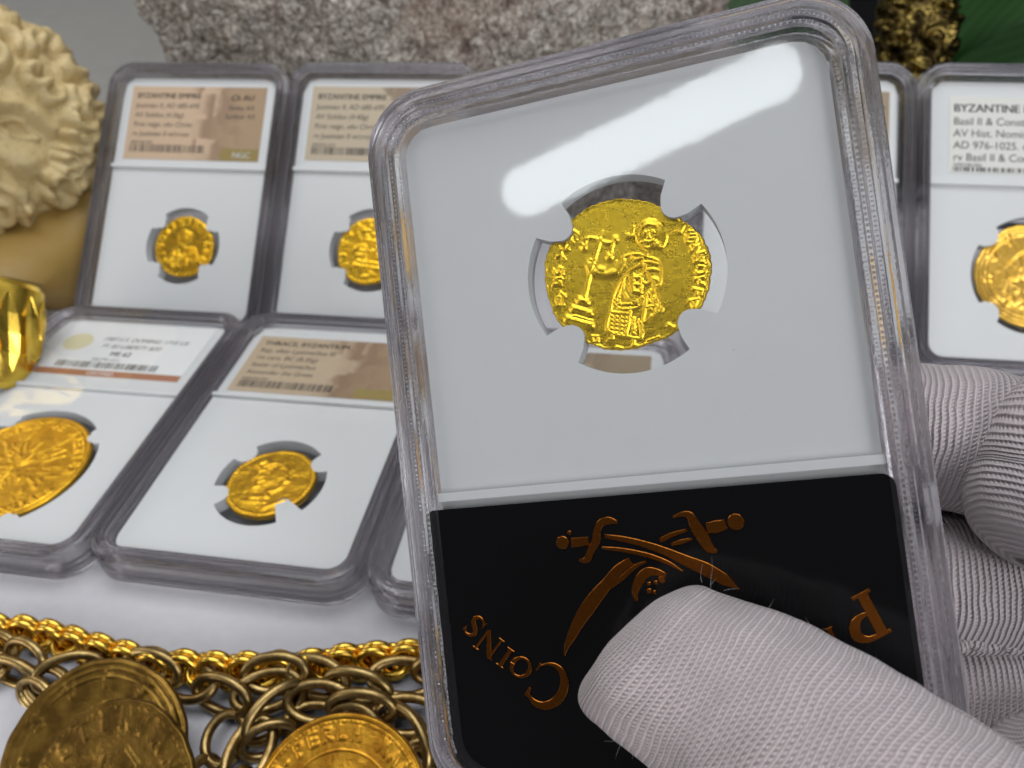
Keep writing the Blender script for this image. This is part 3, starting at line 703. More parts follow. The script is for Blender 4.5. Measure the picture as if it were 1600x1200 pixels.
# black sticker on the outside of the window, with foil crossed sabres and lettering
ZS = .262 + .004
def s6(a, b): return np.array(on_slab(680 + a / 3.077, 780 + b / 3.077, ZS + .012))
def s5(a, b): return np.array(on_slab(660 + a / 1.905, 720 + b / 1.905, ZS + .012))
k6 = float(np.linalg.norm(s6(500, 300) - s6(600, 300)) / 100)
mb = MB()
c = np.array([on_slab(676, 802, ZS + .012), on_slab(1396, 733, ZS + .012), on_slab(1452, 1128, ZS + .012), on_slab(702, 1182, ZS + .012)])
x0, x1 = min(c[1][0], c[2][0]) , max(c[0][0], c[3][0]); y0 = (c[0][1] + c[1][1]) / 2; y1 = (c[3][1] + c[2][1]) / 2
def rr_poly(x0, x1, y0, y1, r0, r1, n=10):
    P = []
    for (cx, cy, a0, r) in ((x1 - r1, y1 - r1, 0, r1), (x0 + r1, y1 - r1, 90, r1), (x0 + r0, y0 + r0, 180, r0), (x1 - r0, y0 + r0, 270, r0)):
        for i in range(n + 1): a = math.radians(a0 + 90 * i / n); P.append((cx + r * math.cos(a), cy + r * math.sin(a)))
    return P
mb.prism(rr_poly(x0, x1, y0, 4.0, .14, .42), ZS, ZS + .012)
stk = obj('sticker', mb.me('sticker_mesh', False), BLACK, sM)
ZF0, ZF1, BV = ZS + .0125, ZS + .034, .007
def foil(name, items, label=None):
    mb = MB()
    for kind, pts, wd in items:
        P = [s6(*p) for p in pts]
        if kind == 'r':
            Q = catmull(P, 6); wl = [q * k6 for q in (wd if hasattr(wd, '__len__') else [wd] * len(P))]
            ws = np.interp(np.linspace(0, len(P) - 1, len(Q)), np.arange(len(P)), wl); mb.ribbon(Q, ws, ZF0, ZF1, BV)
        elif kind == 'p': mb.prism(P, ZF0, ZF1, BV)
        elif kind == 'c':
            cx, cy = P[0]; mb.prism([(cx + wd * k6 * math.cos(i * math.pi / 10), cy + wd * k6 * math.sin(i * math.pi / 10)) for i in range(20)], ZF0, ZF1, BV)
    o = obj(name, mb.me(name + '_mesh', True, 20), FOIL, stk)
    if label: o['label'] = label
    return o
foil('sabre_emblem', [('c', [(613, 207)], 30), ('c', [(646, 160)], 10), ('p', [(652, 186), (735, 179), (745, 220), (655, 232)], 0),
    ('r', [(876, 110), (838, 102), (800, 112), (780, 150), (774, 200), (750, 245), (730, 288), (694, 294)], [14, 34, 34, 34, 40, 34, 32, 12]),
    ('r', [(815, 176), (900, 190), (1000, 214), (1100, 248), (1200, 292), (1300, 335), (1390, 385), (1462, 432)], [18, 26, 30, 36, 48, 60, 52, 8]),
    ('r', [(802, 232), (900, 243), (1020, 268), (1120, 305), (1190, 345)], [12, 20, 22, 20, 6])])
foil('sabre_emblem', [('r', [(1080, 198), (1140, 170), (1212, 147)], [22, 22, 14]), ('r', [(1135, 218), (1180, 205), (1236, 190)], [16, 22, 12]),
    ('r', [(942, 296), (880, 340), (830, 400), (780, 460), (735, 520), (690, 590), (655, 660), (632, 710), (624, 752)], [40, 46, 50, 62, 66, 54, 40, 22, 3]),
    ('r', [(1015, 298), (960, 325), (900, 375), (845, 425)], [12, 22, 24, 10]),
    ('r', [(1145, 86), (1185, 72), (1225, 78), (1250, 125), (1285, 180), (1320, 235), (1355, 252)], [12, 22, 34, 50, 54, 42, 16]),
    ('r', [(1305, 138), (1350, 132), (1398, 120)], [48, 56, 44]), ('c', [(1445, 108)], 36)])
foil('skull_emblem', [('r', [(972, 488), (962, 440), (985, 385), (1020, 350), (1065, 350), (1110, 365)], [14, 32, 46, 44, 34, 20]), ('c', [(1030, 405)], 9), ('c', [(1062, 400)], 10), ('c', [(1030, 440)], 12), ('c', [(1055, 445)], 8), ('c', [(1090, 385)], 16)])
def serif(ch, cx, cy, d, hgt, s=s6):
    """a serif capital in foil; d = reading direction in the crop"""
    d = np.array(d, float); d /= np.linalg.norm(d); up = np.array([d[1], -d[0]]); w_ = hgt
    tr = lambda x, y: tuple(np.array([cx, cy]) + d * x * w_ + up * y * w_)
    A = math.radians
    if ch == 'C': L = [([tr(.42 * math.cos(A(a)) + .0, .5 * math.sin(A(a))) for a in range(42, 325, 18)], [.04, .10, .15, .17, .19, .20, .21, .21, .20, .19, .17, .14, .11, .08, .05, .03][:len(range(42, 325, 18))]), ([tr(.33, .20), tr(.34, .42)], [.04, .12]), ([tr(.34, -.22), tr(.30, -.42)], [.03, .05])]
    elif ch == 'O': L = [([tr(.44 * math.cos(A(a)), .46 * math.sin(A(a))) for a in range(0, 361, 20)], [.22 - .10 * abs(math.sin(A(a))) for a in range(0, 361, 20)])]
    elif ch == 'I': L = [([tr(0, -.5), tr(0, .5)], [.2, .2]), ([tr(-.2, .48), tr(.2, .48)], [.07, .07]), ([tr(-.2, -.48), tr(.2, -.48)], [.07, .07])]
    elif ch == 'N': L = [([tr(-.36, -.5), tr(-.36, .5)], [.1, .1]), ([tr(-.40, .48), tr(.36, -.5)], [.22, .2]), ([tr(.36, -.48), tr(.36, .5)], [.1, .1]), ([tr(-.5, -.48), tr(-.2, -.48)], [.07, .07]), ([tr(.2, .48), tr(.5, .48)], [.07, .07]), ([tr(-.52, .48), tr(-.36, .48)], [.07, .07])]
    elif ch == 'S': L = [([tr(.26, .30), tr(.10, .46), tr(-.12, .42), tr(-.24, .24), tr(-.10, .06), tr(.12, -.08), tr(.24, -.26), tr(.10, -.44), tr(-.14, -.44), tr(-.28, -.26)], [.08, .1, .15, .18, .22, .22, .18, .15, .1, .08]), ([tr(.27, .18), tr(.27, .46)], [.04, .07]), ([tr(-.29, -.16), tr(-.29, -.48)], [.04, .07])]
    elif ch == 'P': L = [([tr(-.22, -.5), tr(-.22, .5)], [.2, .2]), ([tr(-.42, .48), tr(.0, .48)], [.07, .07]), ([tr(-.42, -.48), tr(.02, -.48)], [.07, .07]), ([tr(-.18, .46), tr(.10, .44), tr(.28, .28), tr(.24, .06), tr(.06, -.06), tr(-.16, -.06)], [.07, .12, .2, .2, .12, .06])]
    mb = MB()
    for i, (pts, wd) in enumerate(L):
        P = [s(*p) for p in pts]; Q = catmull(P, 4); kk = k6 if s is s6 else k6 * 3.077 / 1.905
        ws = np.interp(np.linspace(0, len(P) - 1, len(Q)), np.arange(len(P)), np.array(wd) * w_ * kk)
        mb.ribbon(Q, ws, ZF0, ZF1 - .0016 * i, BV * .8)
    return obj('letter', mb.me('letter_mesh', True, 20), FOIL, stk)
serif('C', 535, 890, (-.93, -.36), 205); serif('O', 413, 806, (-.86, -.5), 100); serif('I', 338, 760, (-.82, -.57), 98); serif('N', 258, 695, (-.80, -.60), 110); serif('S', 190, 610, (-.72, -.69), 108)
serif('P', 1312, 470, (-.88, .47), 140, s5); serif('I', 1222, 525, (-.90, .43), 62, s5)

# ------------------------------------------------------------------ table, cloth, stone, backdrop
def cloth_z(x, y):
    return -.62 * smooth(2.6, 4.6, y) - .035 * smooth(0, 20, x) * 12 * smooth(2.6, 4.6, y)
def make_cloth():
    xs = np.linspace(-26, 34, 200); ys = np.linspace(-16, 14.2, 150); X, Y = np.meshgrid(xs, ys, indexing='ij'); x = X.ravel(); y = Y.ravel()
    z = cloth_z(x, y); P3 = np.column_stack([x, y, 0 * x])
    wr = .05 * fbm(P3, .35, 2, 3) * smooth(-4.5, -7, y) + .03 * fbm(P3, .5, 2, 8) * smooth(-6.5, -9, x)
    z = z - .035 + wr + .10 * np.exp(-((y - 13.7) / .25) ** 2)
    return grid_mesh('cloth_mesh', np.column_stack([x, y, z]), 200, 150)
tag(obj('tablecloth', make_cloth(), CLOTH), 'white woven tablecloth spread under the coin holders and chains', 'tablecloth')
COUNTER = m_plain('grey_speckled_counter', (.26, .255, .24), .4, .002, 12, (.33, .325, .31), .4, .7)
kk = COUNTER.node_tree
mb = MB(); mb.box(-200, 200, -40, 260, -3, -1.15); obj('counter', mb.me('counter_mesh', False), COUNTER)['kind'] = 'structure'

def plane_y(u, v, y): d = ray(u, v); s = (y - CAM[1]) / d[1]; return CAM + s * d
def plane_z(u, v, z): d = ray(u, v); s = (z - CAM[2]) / d[2]; return CAM + s * d
def m_stone():
    k = N('rough_granite'); o = k.obj()
    n1 = k.n('ShaderNodeTexNoise', {'Vector': o, 'Scale': 3.2, 'Detail': 6, 'Roughness': .72, 'Distortion': 1.6}).outputs[0]
    n2 = k.n('ShaderNodeTexNoise', {'Vector': o, 'Scale': 8.5, 'Detail': 4, 'Roughness': .7, 'Distortion': .8}).outputs[0]
    f = k.math('ADD', k.math('MULTIPLY', n1, .62), k.math('MULTIPLY', n2, .45))
    c1 = k.ramp(f, [(.40, (.05, .03, .022)), (.47, (.19, .15, .125)), (.55, (.40, .36, .31)), (.65, (.80, .77, .71))])
    c2 = k.mixc(k.ramp(k.noise(.35, 3), [(.5, (0, 0, 0)), (.7, (1, 1, 1))]), c1, (.28, .17, .12))
    k.set(Base_Color=k.mixc(.65, c2, c1), Roughness=.65, Normal=k.bump(k.noise(16, 4, .7), .05)); return k.m
def make_stone():
    y0 = 12.6
    a = plane_y(150, -60, y0); b = plane_y(252, 118, y0); c_ = plane_y(1160, -60, y0); d_ = plane_y(1120, 125, y0)
    nu, nv = 330, 130; V = []
    zs = np.linspace(-1.1, 13, nv)
    def xl(z): t = (z - b[2]) / (a[2] - b[2]); return b[0] + (a[0] - b[0]) * t
    def xr(z): t = (z - d_[2]) / (c_[2] - d_[2]); return d_[0] + (c_[0] - d_[0]) * t
    U = np.linspace(0, 1, nu); L = xl(zs)[None, :]; R = xr(zs)[None, :]
    X = L + (R - L) * U[:, None]; Z = np.repeat(zs[None, :], nu, 0); Y = np.full_like(X, y0)
    P = np.stack([X.ravel(), Y.ravel(), Z.ravel()], 1)
    w1, w2, cid, _ = worley(P, 4.2, 3); w3, _, c3, _ = worley(P + .3 * np.stack([vnoise(P, 3, 1), vnoise(P, 3, 2), vnoise(P, 3, 3)], 1), 2.2, 8)
    d = -.16 * w1 + .12 * w3 - .10 * np.abs(fbm(P, 3.2, 3, 31)) + .20 * fbm(P, 1.3, 4, 6) + .25 * fbm(P, .25, 2, 9)
    edge = np.minimum(smooth(0, .02, U), smooth(0, .02, 1 - U)); E_ = np.repeat(edge[:, None], nv, 1).ravel()
    Pn = P.copy(); Pn[:, 1] -= d * 1.0 - (1 - E_) * .8
    Pn[:, 0] += .12 * fbm(P, 3, 3, 12); V = Pn.reshape(nu, nv, 3)
    B = V.copy(); B[:, :, 1] = y0 + 5
    S_ = np.concatenate([V, B[::-1]], 0)
    n2 = 2 * nu; top = [tuple(i * nv + nv - 1 for i in range(nu)) + tuple((nu + i) * nv + nv - 1 for i in range(nu))]
    return grid_mesh('stone_mesh', S_.reshape(-1, 3), n2, nv, True, False, [tuple(t[::-1]) for t in top])
tag(obj('stone_slab', make_stone(), m_stone()), 'rough grey and brown granular stone block standing behind the coin holders', 'stone')
BACKDROP_BLACK = m_plain('near_black_backdrop', (.006, .006, .007), .95, spec=.1)
mb = MB(); mb.box(8.5, 200, 40, 42, -1.13, 80); mb.box(12.3, 200, 13.2, 39.99, -1.13, -1.0)  # near-black upright and floor sheets filling the view behind the candlestick
tag(obj('dark_backdrop', mb.me('velvet_mesh', False), BACKDROP_BLACK), 'black backdrop sheets behind the candlestick and leaves', 'backdrop')

# ------------------------------------------------------------------ bearded bust
def m_bust():
    k = N('ivory_stone'); g = k.n('ShaderNodeNewGeometry').outputs['Pointiness']
    c_ = k.mixc(k.noise(1.2, 4, .6), (.66, .53, .29), (.52, .39, .17))
    k.set(Base_Color=k.mixc(k.ramp(k.noise(5, 4, .7), [(.55, (0, 0, 0)), (.72, (1, 1, 1))]), c_, (.40, .29, .11)), Roughness=.42, Specular_IOR_Level=.4, Subsurface_Weight=.12, Subsurface_Scale=.3, Normal=k.bump(k.noise(14, 4), .02)); return k.m
BUST = m_bust()
hd = 23.0
def cam_depth(u, v, d): return CAM + RC @ np.array([(u - 800) / FPX * d, -(v - 600) / FPX * d, -d])
HC = cam_depth(-36, 210, 24.5)
def make_head():
    nu, nv = 420, 300
    th = np.linspace(0, 2 * math.pi, nu, endpoint=False); ph = np.linspace(.02, math.pi - .02, nv)
    T, Pp = np.meshgrid(th, ph, indexing='ij'); T = T.ravel(); Pp = Pp.ravel()
    D = np.stack([np.sin(Pp) * np.sin(T), np.cos(Pp), np.sin(Pp) * np.cos(T)], 1)   # y up, z to the viewer
    ax = np.array([3.45, 3.75, 3.3]); V = D * ax
    x, y, z = V.T
    front = smooth(.0, .5, D[:, 2])
    # narrower chin
    s = 1 - .26 * smooth(-.2, -3.2, y); V[:, 0] *= s
    # hair cap / side locks / beard masks in face coordinates
    fx, fy = V[:, 0], V[:, 1]
    faceoval = ((fx - 0.0) / (2.35 - .12 * fy)) ** 2 + ((fy - .2) / 1.75) ** 2
    hair = smooth(.7, 1.5, faceoval) * smooth(-1.0, -.4, fy) + smooth(.9, 1.2, faceoval) * smooth(-.3, -.7, fy) * 0
    beard = smooth(-1.05, -1.45, fy - .25 * np.abs(fx) * .6) * front + smooth(1.0, 1.25, faceoval) * smooth(-.2, -.9, fy)
    hair = np.clip(np.maximum(hair, 1 - front), 0, 1) ; beard = np.clip(beard, 0, 1)
    n = D / ax; n /= np.linalg.norm(n, axis=1)[:, None]
    # curls: comma shaped locks laid over hair and beard
    rc_ = random.Random(5); hc = np.zeros(len(V))
    def lock(cx_, cy_, rad_, a0, span, wd, hh):
        n_ = 9; P_ = [(cx_ + rad_ * (1 - .55 * q / n_) * math.cos(a0 + span * q / n_), cy_ + rad_ * (1 - .55 * q / n_) * math.sin(a0 + span * q / n_)) for q in range(n_ + 1)]
        P_ = np.array(P_); XY = V[:, :2]; m = (D[:, 2] > -.25) & np.all((XY > P_.min(0) - wd * 1.2) & (XY < P_.max(0) + wd * 1.2), axis=1)
        if m.any(): hc[m] = np.maximum(hc[m], hh * np.clip(1 - (polydist(XY[m], P_) / wd) ** 2, 0, 1) ** .85)
    for gx in np.arange(-3.6, 3.7, .74):
        for gy in np.arange(-3.9, 4.0, .74):
            x_, y_ = gx + rc_.uniform(-.2, .2), gy + rc_.uniform(-.2, .2); fo = (x_ / (2.35 - .12 * y_)) ** 2 + ((y_ - .2) / 1.75) ** 2
            if (fo < 1.05 and y_ > -1.45) or (abs(x_) < .75 and -2.05 < y_ < 1): continue
            lock(x_, y_, rc_.uniform(.26, .42), rc_.uniform(0, 6.28), rc_.choice((-1, 1)) * rc_.uniform(2.8, 4.6), rc_.uniform(.19, .25), rc_.uniform(.34, .50))
    for q in range(9): lock(2.35 + .10 * (q % 2) - .03 * q, 2.0 - .33 * q, .34, 2.2 + .5 * q, 3.4, .19, .55)
    for sg in (): lock(sg * .75, -1.15, .75, math.pi / 2 + sg * -.9, sg * -1.2, .17, .40)
    ww1, ww2, _, _ = worley(V + .3 * np.stack([vnoise(V, 1, 1), vnoise(V, 1, 2), vnoise(V, 1, 3)], 1), 1.2, 21); fz = smooth(.02, .50, D[:, 2])
    hc = hc * fz + (1 - fz) * .26 * smooth(0, .6, ww2 - ww1) + .03 * fbm(V, 4, 2, 8)
    d = hc + .12 * np.clip(hair + beard, 0, 1) + .05 * fbm(V, 1.0, 3, 4)
    # face features about the centre line
    g = lambda cx_, cy_, sx, sy: np.exp(-((fx - cx_) / sx) ** 2 - ((fy - cy_) / sy) ** 2) * front
    XY = np.stack([fx, fy], 1); ft = np.zeros(len(V))
    def fold(pts, wd, hh):
        nonlocal ft
        m = front > .01; v = np.zeros(len(V)); v[m] = hh * np.exp(-(polydist(XY[m], catmull(pts, 4)) / wd) ** 2) * front[m]; ft = ft + v
    ft += -.10 * smooth(1.3, .9, faceoval)
    for sg in (-1, 1):
        ft += -.34 * g(sg * .95, .50, .62, .38) + .26 * g(sg * 1.35, -.40, .65, .5) - .16 * g(sg * 1.0, -1.0, .7, .2)
        fold([(sg * .30, .95), (sg * .9, 1.18), (sg * 1.75, .85)], .26, .26)
        fold([(sg * .45, .50), (sg * .95, .74), (sg * 1.50, .42)], .085, .17); fold([(sg * .5, .40), (sg * .95, .26), (sg * 1.45, .38)], .08, .11); fold([(sg * .93, .48), (sg * .97, .50)], .26, .14)
        fold([(sg * .40, -.35), (sg * .80, -.75), (sg * .95, -1.0)], .14, -.12)
        for q in range(3): fold([(sg * .08, -.95 - .05 * q), (sg * .75, -.95 - .13 * q), (sg * 1.45, -1.20 - .16 * q)], .11, .26)
    fold([(0, 1.0), (0, .3), (0, -.3)], .26, .42); fold([(-.03, -.35), (.03, -.38)], .33, .40); fold([(-.25, -.45), (.25, -.45)], .17, .18)
    fold([(-.4, -1.52), (0, -1.46), (.4, -1.52)], .10, .22); fold([(-.35, -1.80), (0, -1.86), (.35, -1.80)], .13, .26)
    d += ft
    V = V + n * d[:, None]
    V[:, 1] *= 1.0
    F = gridfaces(nu, nv, True, False)[:, ::-1].tolist()
    F.append(tuple(i * nv for i in range(nu))); F.append(tuple(i * nv + nv - 1 for i in range(nu))[::-1])
    return mesh('head_mesh', V, F, True)
R_BU = ortho(R_A @ np.array(Matrix.Rotation(math.radians(-6), 3, 'Z')) @ np.array(Matrix.Rotation(math.radians(46), 3, 'Y')) @ np.array(Matrix.Rotation(math.radians(12), 3, 'X')))
bust = empty('bust', mat4(R_BU, HC)); tag(bust, 'ivory stone bust of a curly haired bearded man at the left edge', 'bust')
obj('head', make_head(), BUST, bust)
# plinth
def rbox(name, x0, x1, y0, y1, z0, z1, r=.3, mat_=None, parent=None):
    mb = MB(); P = []
    for (cx, cy, a0) in ((x1 - r, y1 - r, 0), (x0 + r, y1 - r, 90), (x0 + r, y0 + r, 180), (x1 - r, y0 + r, 270)):
        for i in range(8): a = math.radians(a0 + 90 * i / 7); P.append((cx + r * math.cos(a), cy + r * math.sin(a)))
    mb.prism(P, z0, z1, min(r, .12)); return obj(name, mb.me(name + '_mesh', True, 40), mat_, parent)
def loft(name, secs, n=48, mat_=None, parent=None, pw=2.6):
    V = []
    for (cx, cy, cz, rx, rz) in secs:
        for i in range(n):
            a = 2 * math.pi * i / n; c_, s_ = math.cos(a), math.sin(a)
            V.append((cx + rx * math.copysign(abs(c_) ** (2 / pw), c_), cy, cz + rz * math.copysign(abs(s_) ** (2 / pw), s_)))
    F = gridfaces(len(secs), n, False, True).tolist() + [tuple(range(n)), tuple(range((len(secs) - 1) * n, len(secs) * n))[::-1]]
    return obj(name, mesh(name + '_mesh', V, F, True, 50), mat_, parent)
PL = m_plain('shaded_plinth_stone', (.36, .235, .07), .45, .01, 6, (.27, .165, .04), .4, .8)  # same stone as the head; its shade is put into this darker colour
pl_ = loft('plinth', [(.8, -.6, -1.9, 3.0, 1.0), (.8, -2.0, -1.7, 3.0, 1.2), (.8, -3.2, -1.3, 3.05, 1.6), (.7, -4.1, -.7, 3.2, 2.1), (.5, -4.9, -.4, 3.4, 2.4), (.3, -5.35, -.4, 3.2, 2.3)], 64, PL, bust)
pl_.matrix_local = mat4(R_BU.T @ R_A, (0, 0, 0))

# white corner of another card behind the bust
pc = plane_y(142, 262, 10.8)
mb = MB(); mb.box(-3, .55, 0, 1.5, -.05, .05)
tag(obj('white_card', mb.me('card2_mesh', False), LABEL_W, None, mat4(R_A, pc)), 'sliver of white card standing between the bust and the leaning holders', 'card')

# ------------------------------------------------------------------ gold cuff at the left edge
def make_cuff():
    root = empty('gold_cuff', mat4(ortho(R_A @ np.array(Matrix.Rotation(math.radians(-8), 3, 'Z'))), cam_depth(0, 515, 20.0)))
    tag(root, 'faceted yellow gold cuff bracelet cut off by the left edge below the bust', 'bracelet')
    mb = MB(); V = []; nn = 40; ys = [(-1.45, 1.28), (-1.3, 1.40), (-1.1, 1.42), (1.0, 1.14), (1.18, 1.10), (1.3, .98)]
    for y, r in ys:
        for i in range(nn): a = 2 * math.pi * i / nn; V.append((r * math.cos(a) - .35, y, r * math.sin(a) * .8))
    mb.add(V, gridfaces(len(ys), nn, False, True).tolist() + [tuple(range((len(ys) - 1) * nn, len(ys) * nn))])
    obj('band', mb.me('band_mesh', True, 25), RING_G, root)
    for i in range(12):
        mb = MB(); V = []; ns = 5
        for q in range(ns):
            t = q / (ns - 1); a = 2 * math.pi * i / 12 + .42 * (t - .5); y = -1.02 + 2.0 * t; r = 1.36 - .24 * t; w_ = .05 + .25 * math.sin(math.pi * t) ** .6; hgt = .04 + .13 * math.sin(math.pi * t) ** .7
            for da, dr in ((-w_, -.03), (-w_ * .55, hgt), (w_ * .1, hgt * .55), (w_ * .75, hgt * .9), (w_, -.03)):
                V.append(((r + dr) * math.cos(a + da) - .35, y, (r + dr) * math.sin(a + da) * .8))
        mb.add(V, gridfaces(ns, 5).tolist()); obj('facet', mb.me('facet_mesh', False), RING_G, root)
make_cuff()

# ------------------------------------------------------------------ candlestick and leaves
def make_candlestick():
    b = plane_z(1432, 150, -1.0); b = cam_depth(1432, 60, 27.0)
    root = empty('candlestick', mat4(ortho(R_A @ np.array(Matrix.Rotation(math.radians(0), 3, 'Z'))), b)); tag(root, 'ornate dark gold candlestick with scrolled leaf relief behind the holders', 'candlestick')
    nu, nv = 200, 320; ys = np.linspace(-3.5, 5, nv); prof_ = 1.18 + .12 * np.sin(ys * 1.1 + .5) + .10 * np.cos(ys * 2.7)
    th = np.linspace(0, 2 * math.pi, nu, endpoint=False); T, Y = np.meshgrid(th, ys, indexing='ij'); Rr = np.repeat(prof_[None, :], nu, 0)
    P = np.stack([(Rr * np.cos(T)).ravel(), Y.ravel(), (Rr * np.sin(T)).ravel()], 1)
    w1, w2, cid, cx = worley(P + .25 * np.stack([vnoise(P, 1.5, 4), vnoise(P, 1.5, 5), vnoise(P, 1.5, 6)], 1), 1.3, 5)
    a = np.arctan2(cx[:, 1], cx[:, 0] + cx[:, 2]); r = np.linalg.norm(cx, axis=1)
    d = .16 * smooth(0, .35, w2 - w1) * np.cos(9 * r + 1.5 * a + 6 * cid) + .05 * fbm(P, 3, 3, 3)
    n = np.stack([np.cos(T).ravel(), 0 * T.ravel(), np.sin(T).ravel()], 1); P = P + n * d[:, None]
    obj('stem', grid_mesh('stem_mesh', P, nu, nv, True, False), CANDLE, root)
make_candlestick()
def m_leaf():
    k = N('dark_green_leaf'); o = k.obj()
    v = k.n('ShaderNodeTexWave', {'Vector': o, 'Scale': .8, 'Distortion': 1.5}, bands_direction='X').outputs[0]
    k.set(Base_Color=k.mixc(v, (.012, .045, .008), (.016, .058, .010)), Roughness=.5, Specular_IOR_Level=.2); return k.m
LEAF = m_leaf()
plant = empty('houseplant', mat4(ortho(R_A), cam_depth(1500, 40, 30))); tag(plant, 'broad dark green leaves of a houseplant in the dark corner behind the candlestick', 'plant')
def leaf(px, depth, L_, Wd, rot, tilt):
    nu, nv = 24, 9; V = []
    for i in range(nu):
        t = i / (nu - 1); w_ = Wd * math.sin(math.pi * min(1, t * .92 + .05)) ** .8
        for j in range(nv):
            s = (j / (nv - 1) - .5) * 2; V.append((s * w_, (t - .5) * L_, .25 * abs(s) * w_ - .6 * (t - .5) ** 2 * L_ * .3))
    o = obj('leaf', grid_mesh('leaf_mesh', V, nu, nv), LEAF, plant)
    mw = mat4(ortho(R_A), cam_depth(*px, depth)) @ Matrix.Rotation(math.radians(rot), 4, 'Z') @ Matrix.Rotation(math.radians(tilt), 4, 'Y')
    o.matrix_local = plant.matrix_world.inverted() @ mw
leaf((1580, 20), 31, 13, 2.6, -38, 15); leaf((1520, 60), 33, 12, 2.2, 8, -20); leaf((1150, -20), 34, 9, 1.4, -30, 10); leaf((1260, -40), 36, 10, 1.6, 20, 20); leaf((1640, 90), 30, 9, 1.7, -70, 30)

# ------------------------------------------------------------------ chains and medallions
def torus(name, R, r, sx=1.0, sy=1.0, nu=28, nv=10):
    V = []
    for i in range(nu):
        a = 2 * math.pi * i / nu
        cx, cy = R * sx * math.cos(a), R * sy * math.sin(a); nx, ny = math.cos(a) / sx, math.sin(a) / sy; l = math.hypot(nx, ny); nx /= l; ny /= l
        for j in range(nv):
            b = 2 * math.pi * j / nv; V.append((cx + nx * r * math.cos(b), cy + ny * r * math.cos(b), r * math.sin(b)))
    return grid_mesh(name, V, nu, nv, True, True)
def frame(p, x, z):
    x = np.array(x, float); x /= np.linalg.norm(x); z = np.array(z, float); z -= x * (x @ z); z /= np.linalg.norm(z); y = np.cross(z, x)
    return mat4(np.stack([x, y, z], 1), p)
def resample(P, step):
    P = np.array(P); seg = np.linalg.norm(np.diff(P, axis=0), axis=1); cum = np.concatenate([[0], np.cumsum(seg)]); out = []
    for s in np.arange(0, cum[-1], step): out.append([np.interp(s, cum, P[:, k]) for k in range(3)])
    return np.array(out)
RING_ME = torus('rope_ring_mesh', .25, .075)
rope = empty('rope_chain', Matrix.Translation((1.2, -5.6, 0))); tag(rope, 'bright yellow gold chain of doubled round links along the cloth in front of the holders', 'necklace')
path = catmull([plane_z(u, v, .27) for u, v in ((-60, 972), (0, 984), (70, 990), (150, 1012), (240, 1036), (330, 1044), (400, 1046), (470, 1042), (560, 1030), (650, 1026), (740, 1020))], 10)
pts = resample(path, .285)
rr_ = random.Random(7)
for i in range(1, len(pts) - 1):
    t = pts[i + 1] - pts[i - 1]; t /= np.linalg.norm(t); side = np.cross(t, (0, 0, 1)); j = rr_.uniform(-.12, .12)
    if i % 2: nrm = side + np.array([0, 0, .25 + j]) + t * .45 * math.cos(i * .11)
    else: nrm = np.array([0, 0, 1.0]) + side * (.2 + j)
    nrm = nrm / np.linalg.norm(nrm)
    for s in (-1, 1):
        m = frame(pts[i] + nrm * s * .072 + (np.array([0, 0, .03]) if i % 2 else np.array([0, 0, -.14])), t, nrm)
        o = obj('link', RING_ME, CHAIN_G, rope); o.matrix_local = rope.matrix_world.inverted() @ m
LINK_ME = torus('oval_link_mesh', .29, .086, 1.5, 1.0, 32, 10); LINK_L = torus('long_link_mesh', .32, .090, 1.75, .95, 32, 10)
anti = empty('antique_chain', Matrix.Translation((1, -6.5, 0))); tag(anti, 'dull antique gold chain of long oval links carrying the coin pendants', 'necklace')
def chain(pxs, z, step, seed, me=LINK_ME, lift=.0):
    path = catmull([plane_z(u, v, z) for u, v in pxs], 10); pts = resample(path, step); r = random.Random(seed)
    for i in range(len(pts)):
        a, b = pts[max(0, i - 1)], pts[min(len(pts) - 1, i + 1)]; t = (b - a) / np.linalg.norm(b - a); t = t + np.array([r.uniform(-.22, .22), r.uniform(-.22, .22), r.uniform(-.15, .15)])
        side = np.cross(t, (0, 0, 1)); tw = r.uniform(-.35, .35)
        nrm = (np.array([0, 0, 1.0]) + side * (.35 + tw)) if i % 2 else (side * .95 + np.array([0, 0, .65 + tw]))
        p = pts[i] + np.array([0, r.uniform(-.06, .06), (0.02 if i % 2 else .06) + lift])
        o = obj('link', me, CHAIN_A, anti); o.matrix_local = anti.matrix_world.inverted() @ frame(p, t, nrm)
chain([(-80, 1025), (0, 1045), (60, 1065), (130, 1080)], .22, .78, 1, LINK_L)
chain([(-60, 1005), (20, 1025), (80, 1040)], .36, .74, 2)
chain([(110, 1056), (170, 1040), (235, 1046), (290, 1066), (340, 1085), (400, 1090), (440, 1068)], .25, .76, 3, LINK_L)
chain([(430, 1058), (500, 1062), (560, 1076), (620, 1066), (700, 1050)], .36, .76, 5, LINK_L)
chain([(370, 1260), (385, 1190), (415, 1130), (470, 1098), (540, 1100), (600, 1112), (680, 1120)], .30, .76, 6, LINK_L)
chain([(420, 1160), (470, 1130), (540, 1128), (620, 1142), (700, 1180)], .14, .76, 7)
chain([(320, 1225), (340, 1170), (380, 1130)], .15, .74, 8)
chain([(640, 1150), (680, 1210)], .2, .76, 9, LINK_L)
chain([(60, 1090), (110, 1115)], .12, .76, 11)
vc = CAM - plane_z(150, 1150, .5); vc /= np.linalg.norm(vc)
def medal(me, mat, u, v, z, nrm, rot, label):
    p = plane_z(u, v, z); o = obj('coin_pendant', me, mat); o.matrix_world = frame(p, (math.cos(math.radians(rot)), math.sin(math.radians(rot)), 0), nrm)
    return tag(o, label, 'pendant', 'old gold coins hung on the antique chain')
medal(generic_coin('medal_mesh_a', 1.52, 61, 'pantocrator', 110, 260, .06, .02), MEDAL, 148, 1185, .42, (-.05, -.42, 1), 10, 'larger dark gold coin pendant at the lower left, lying under another')
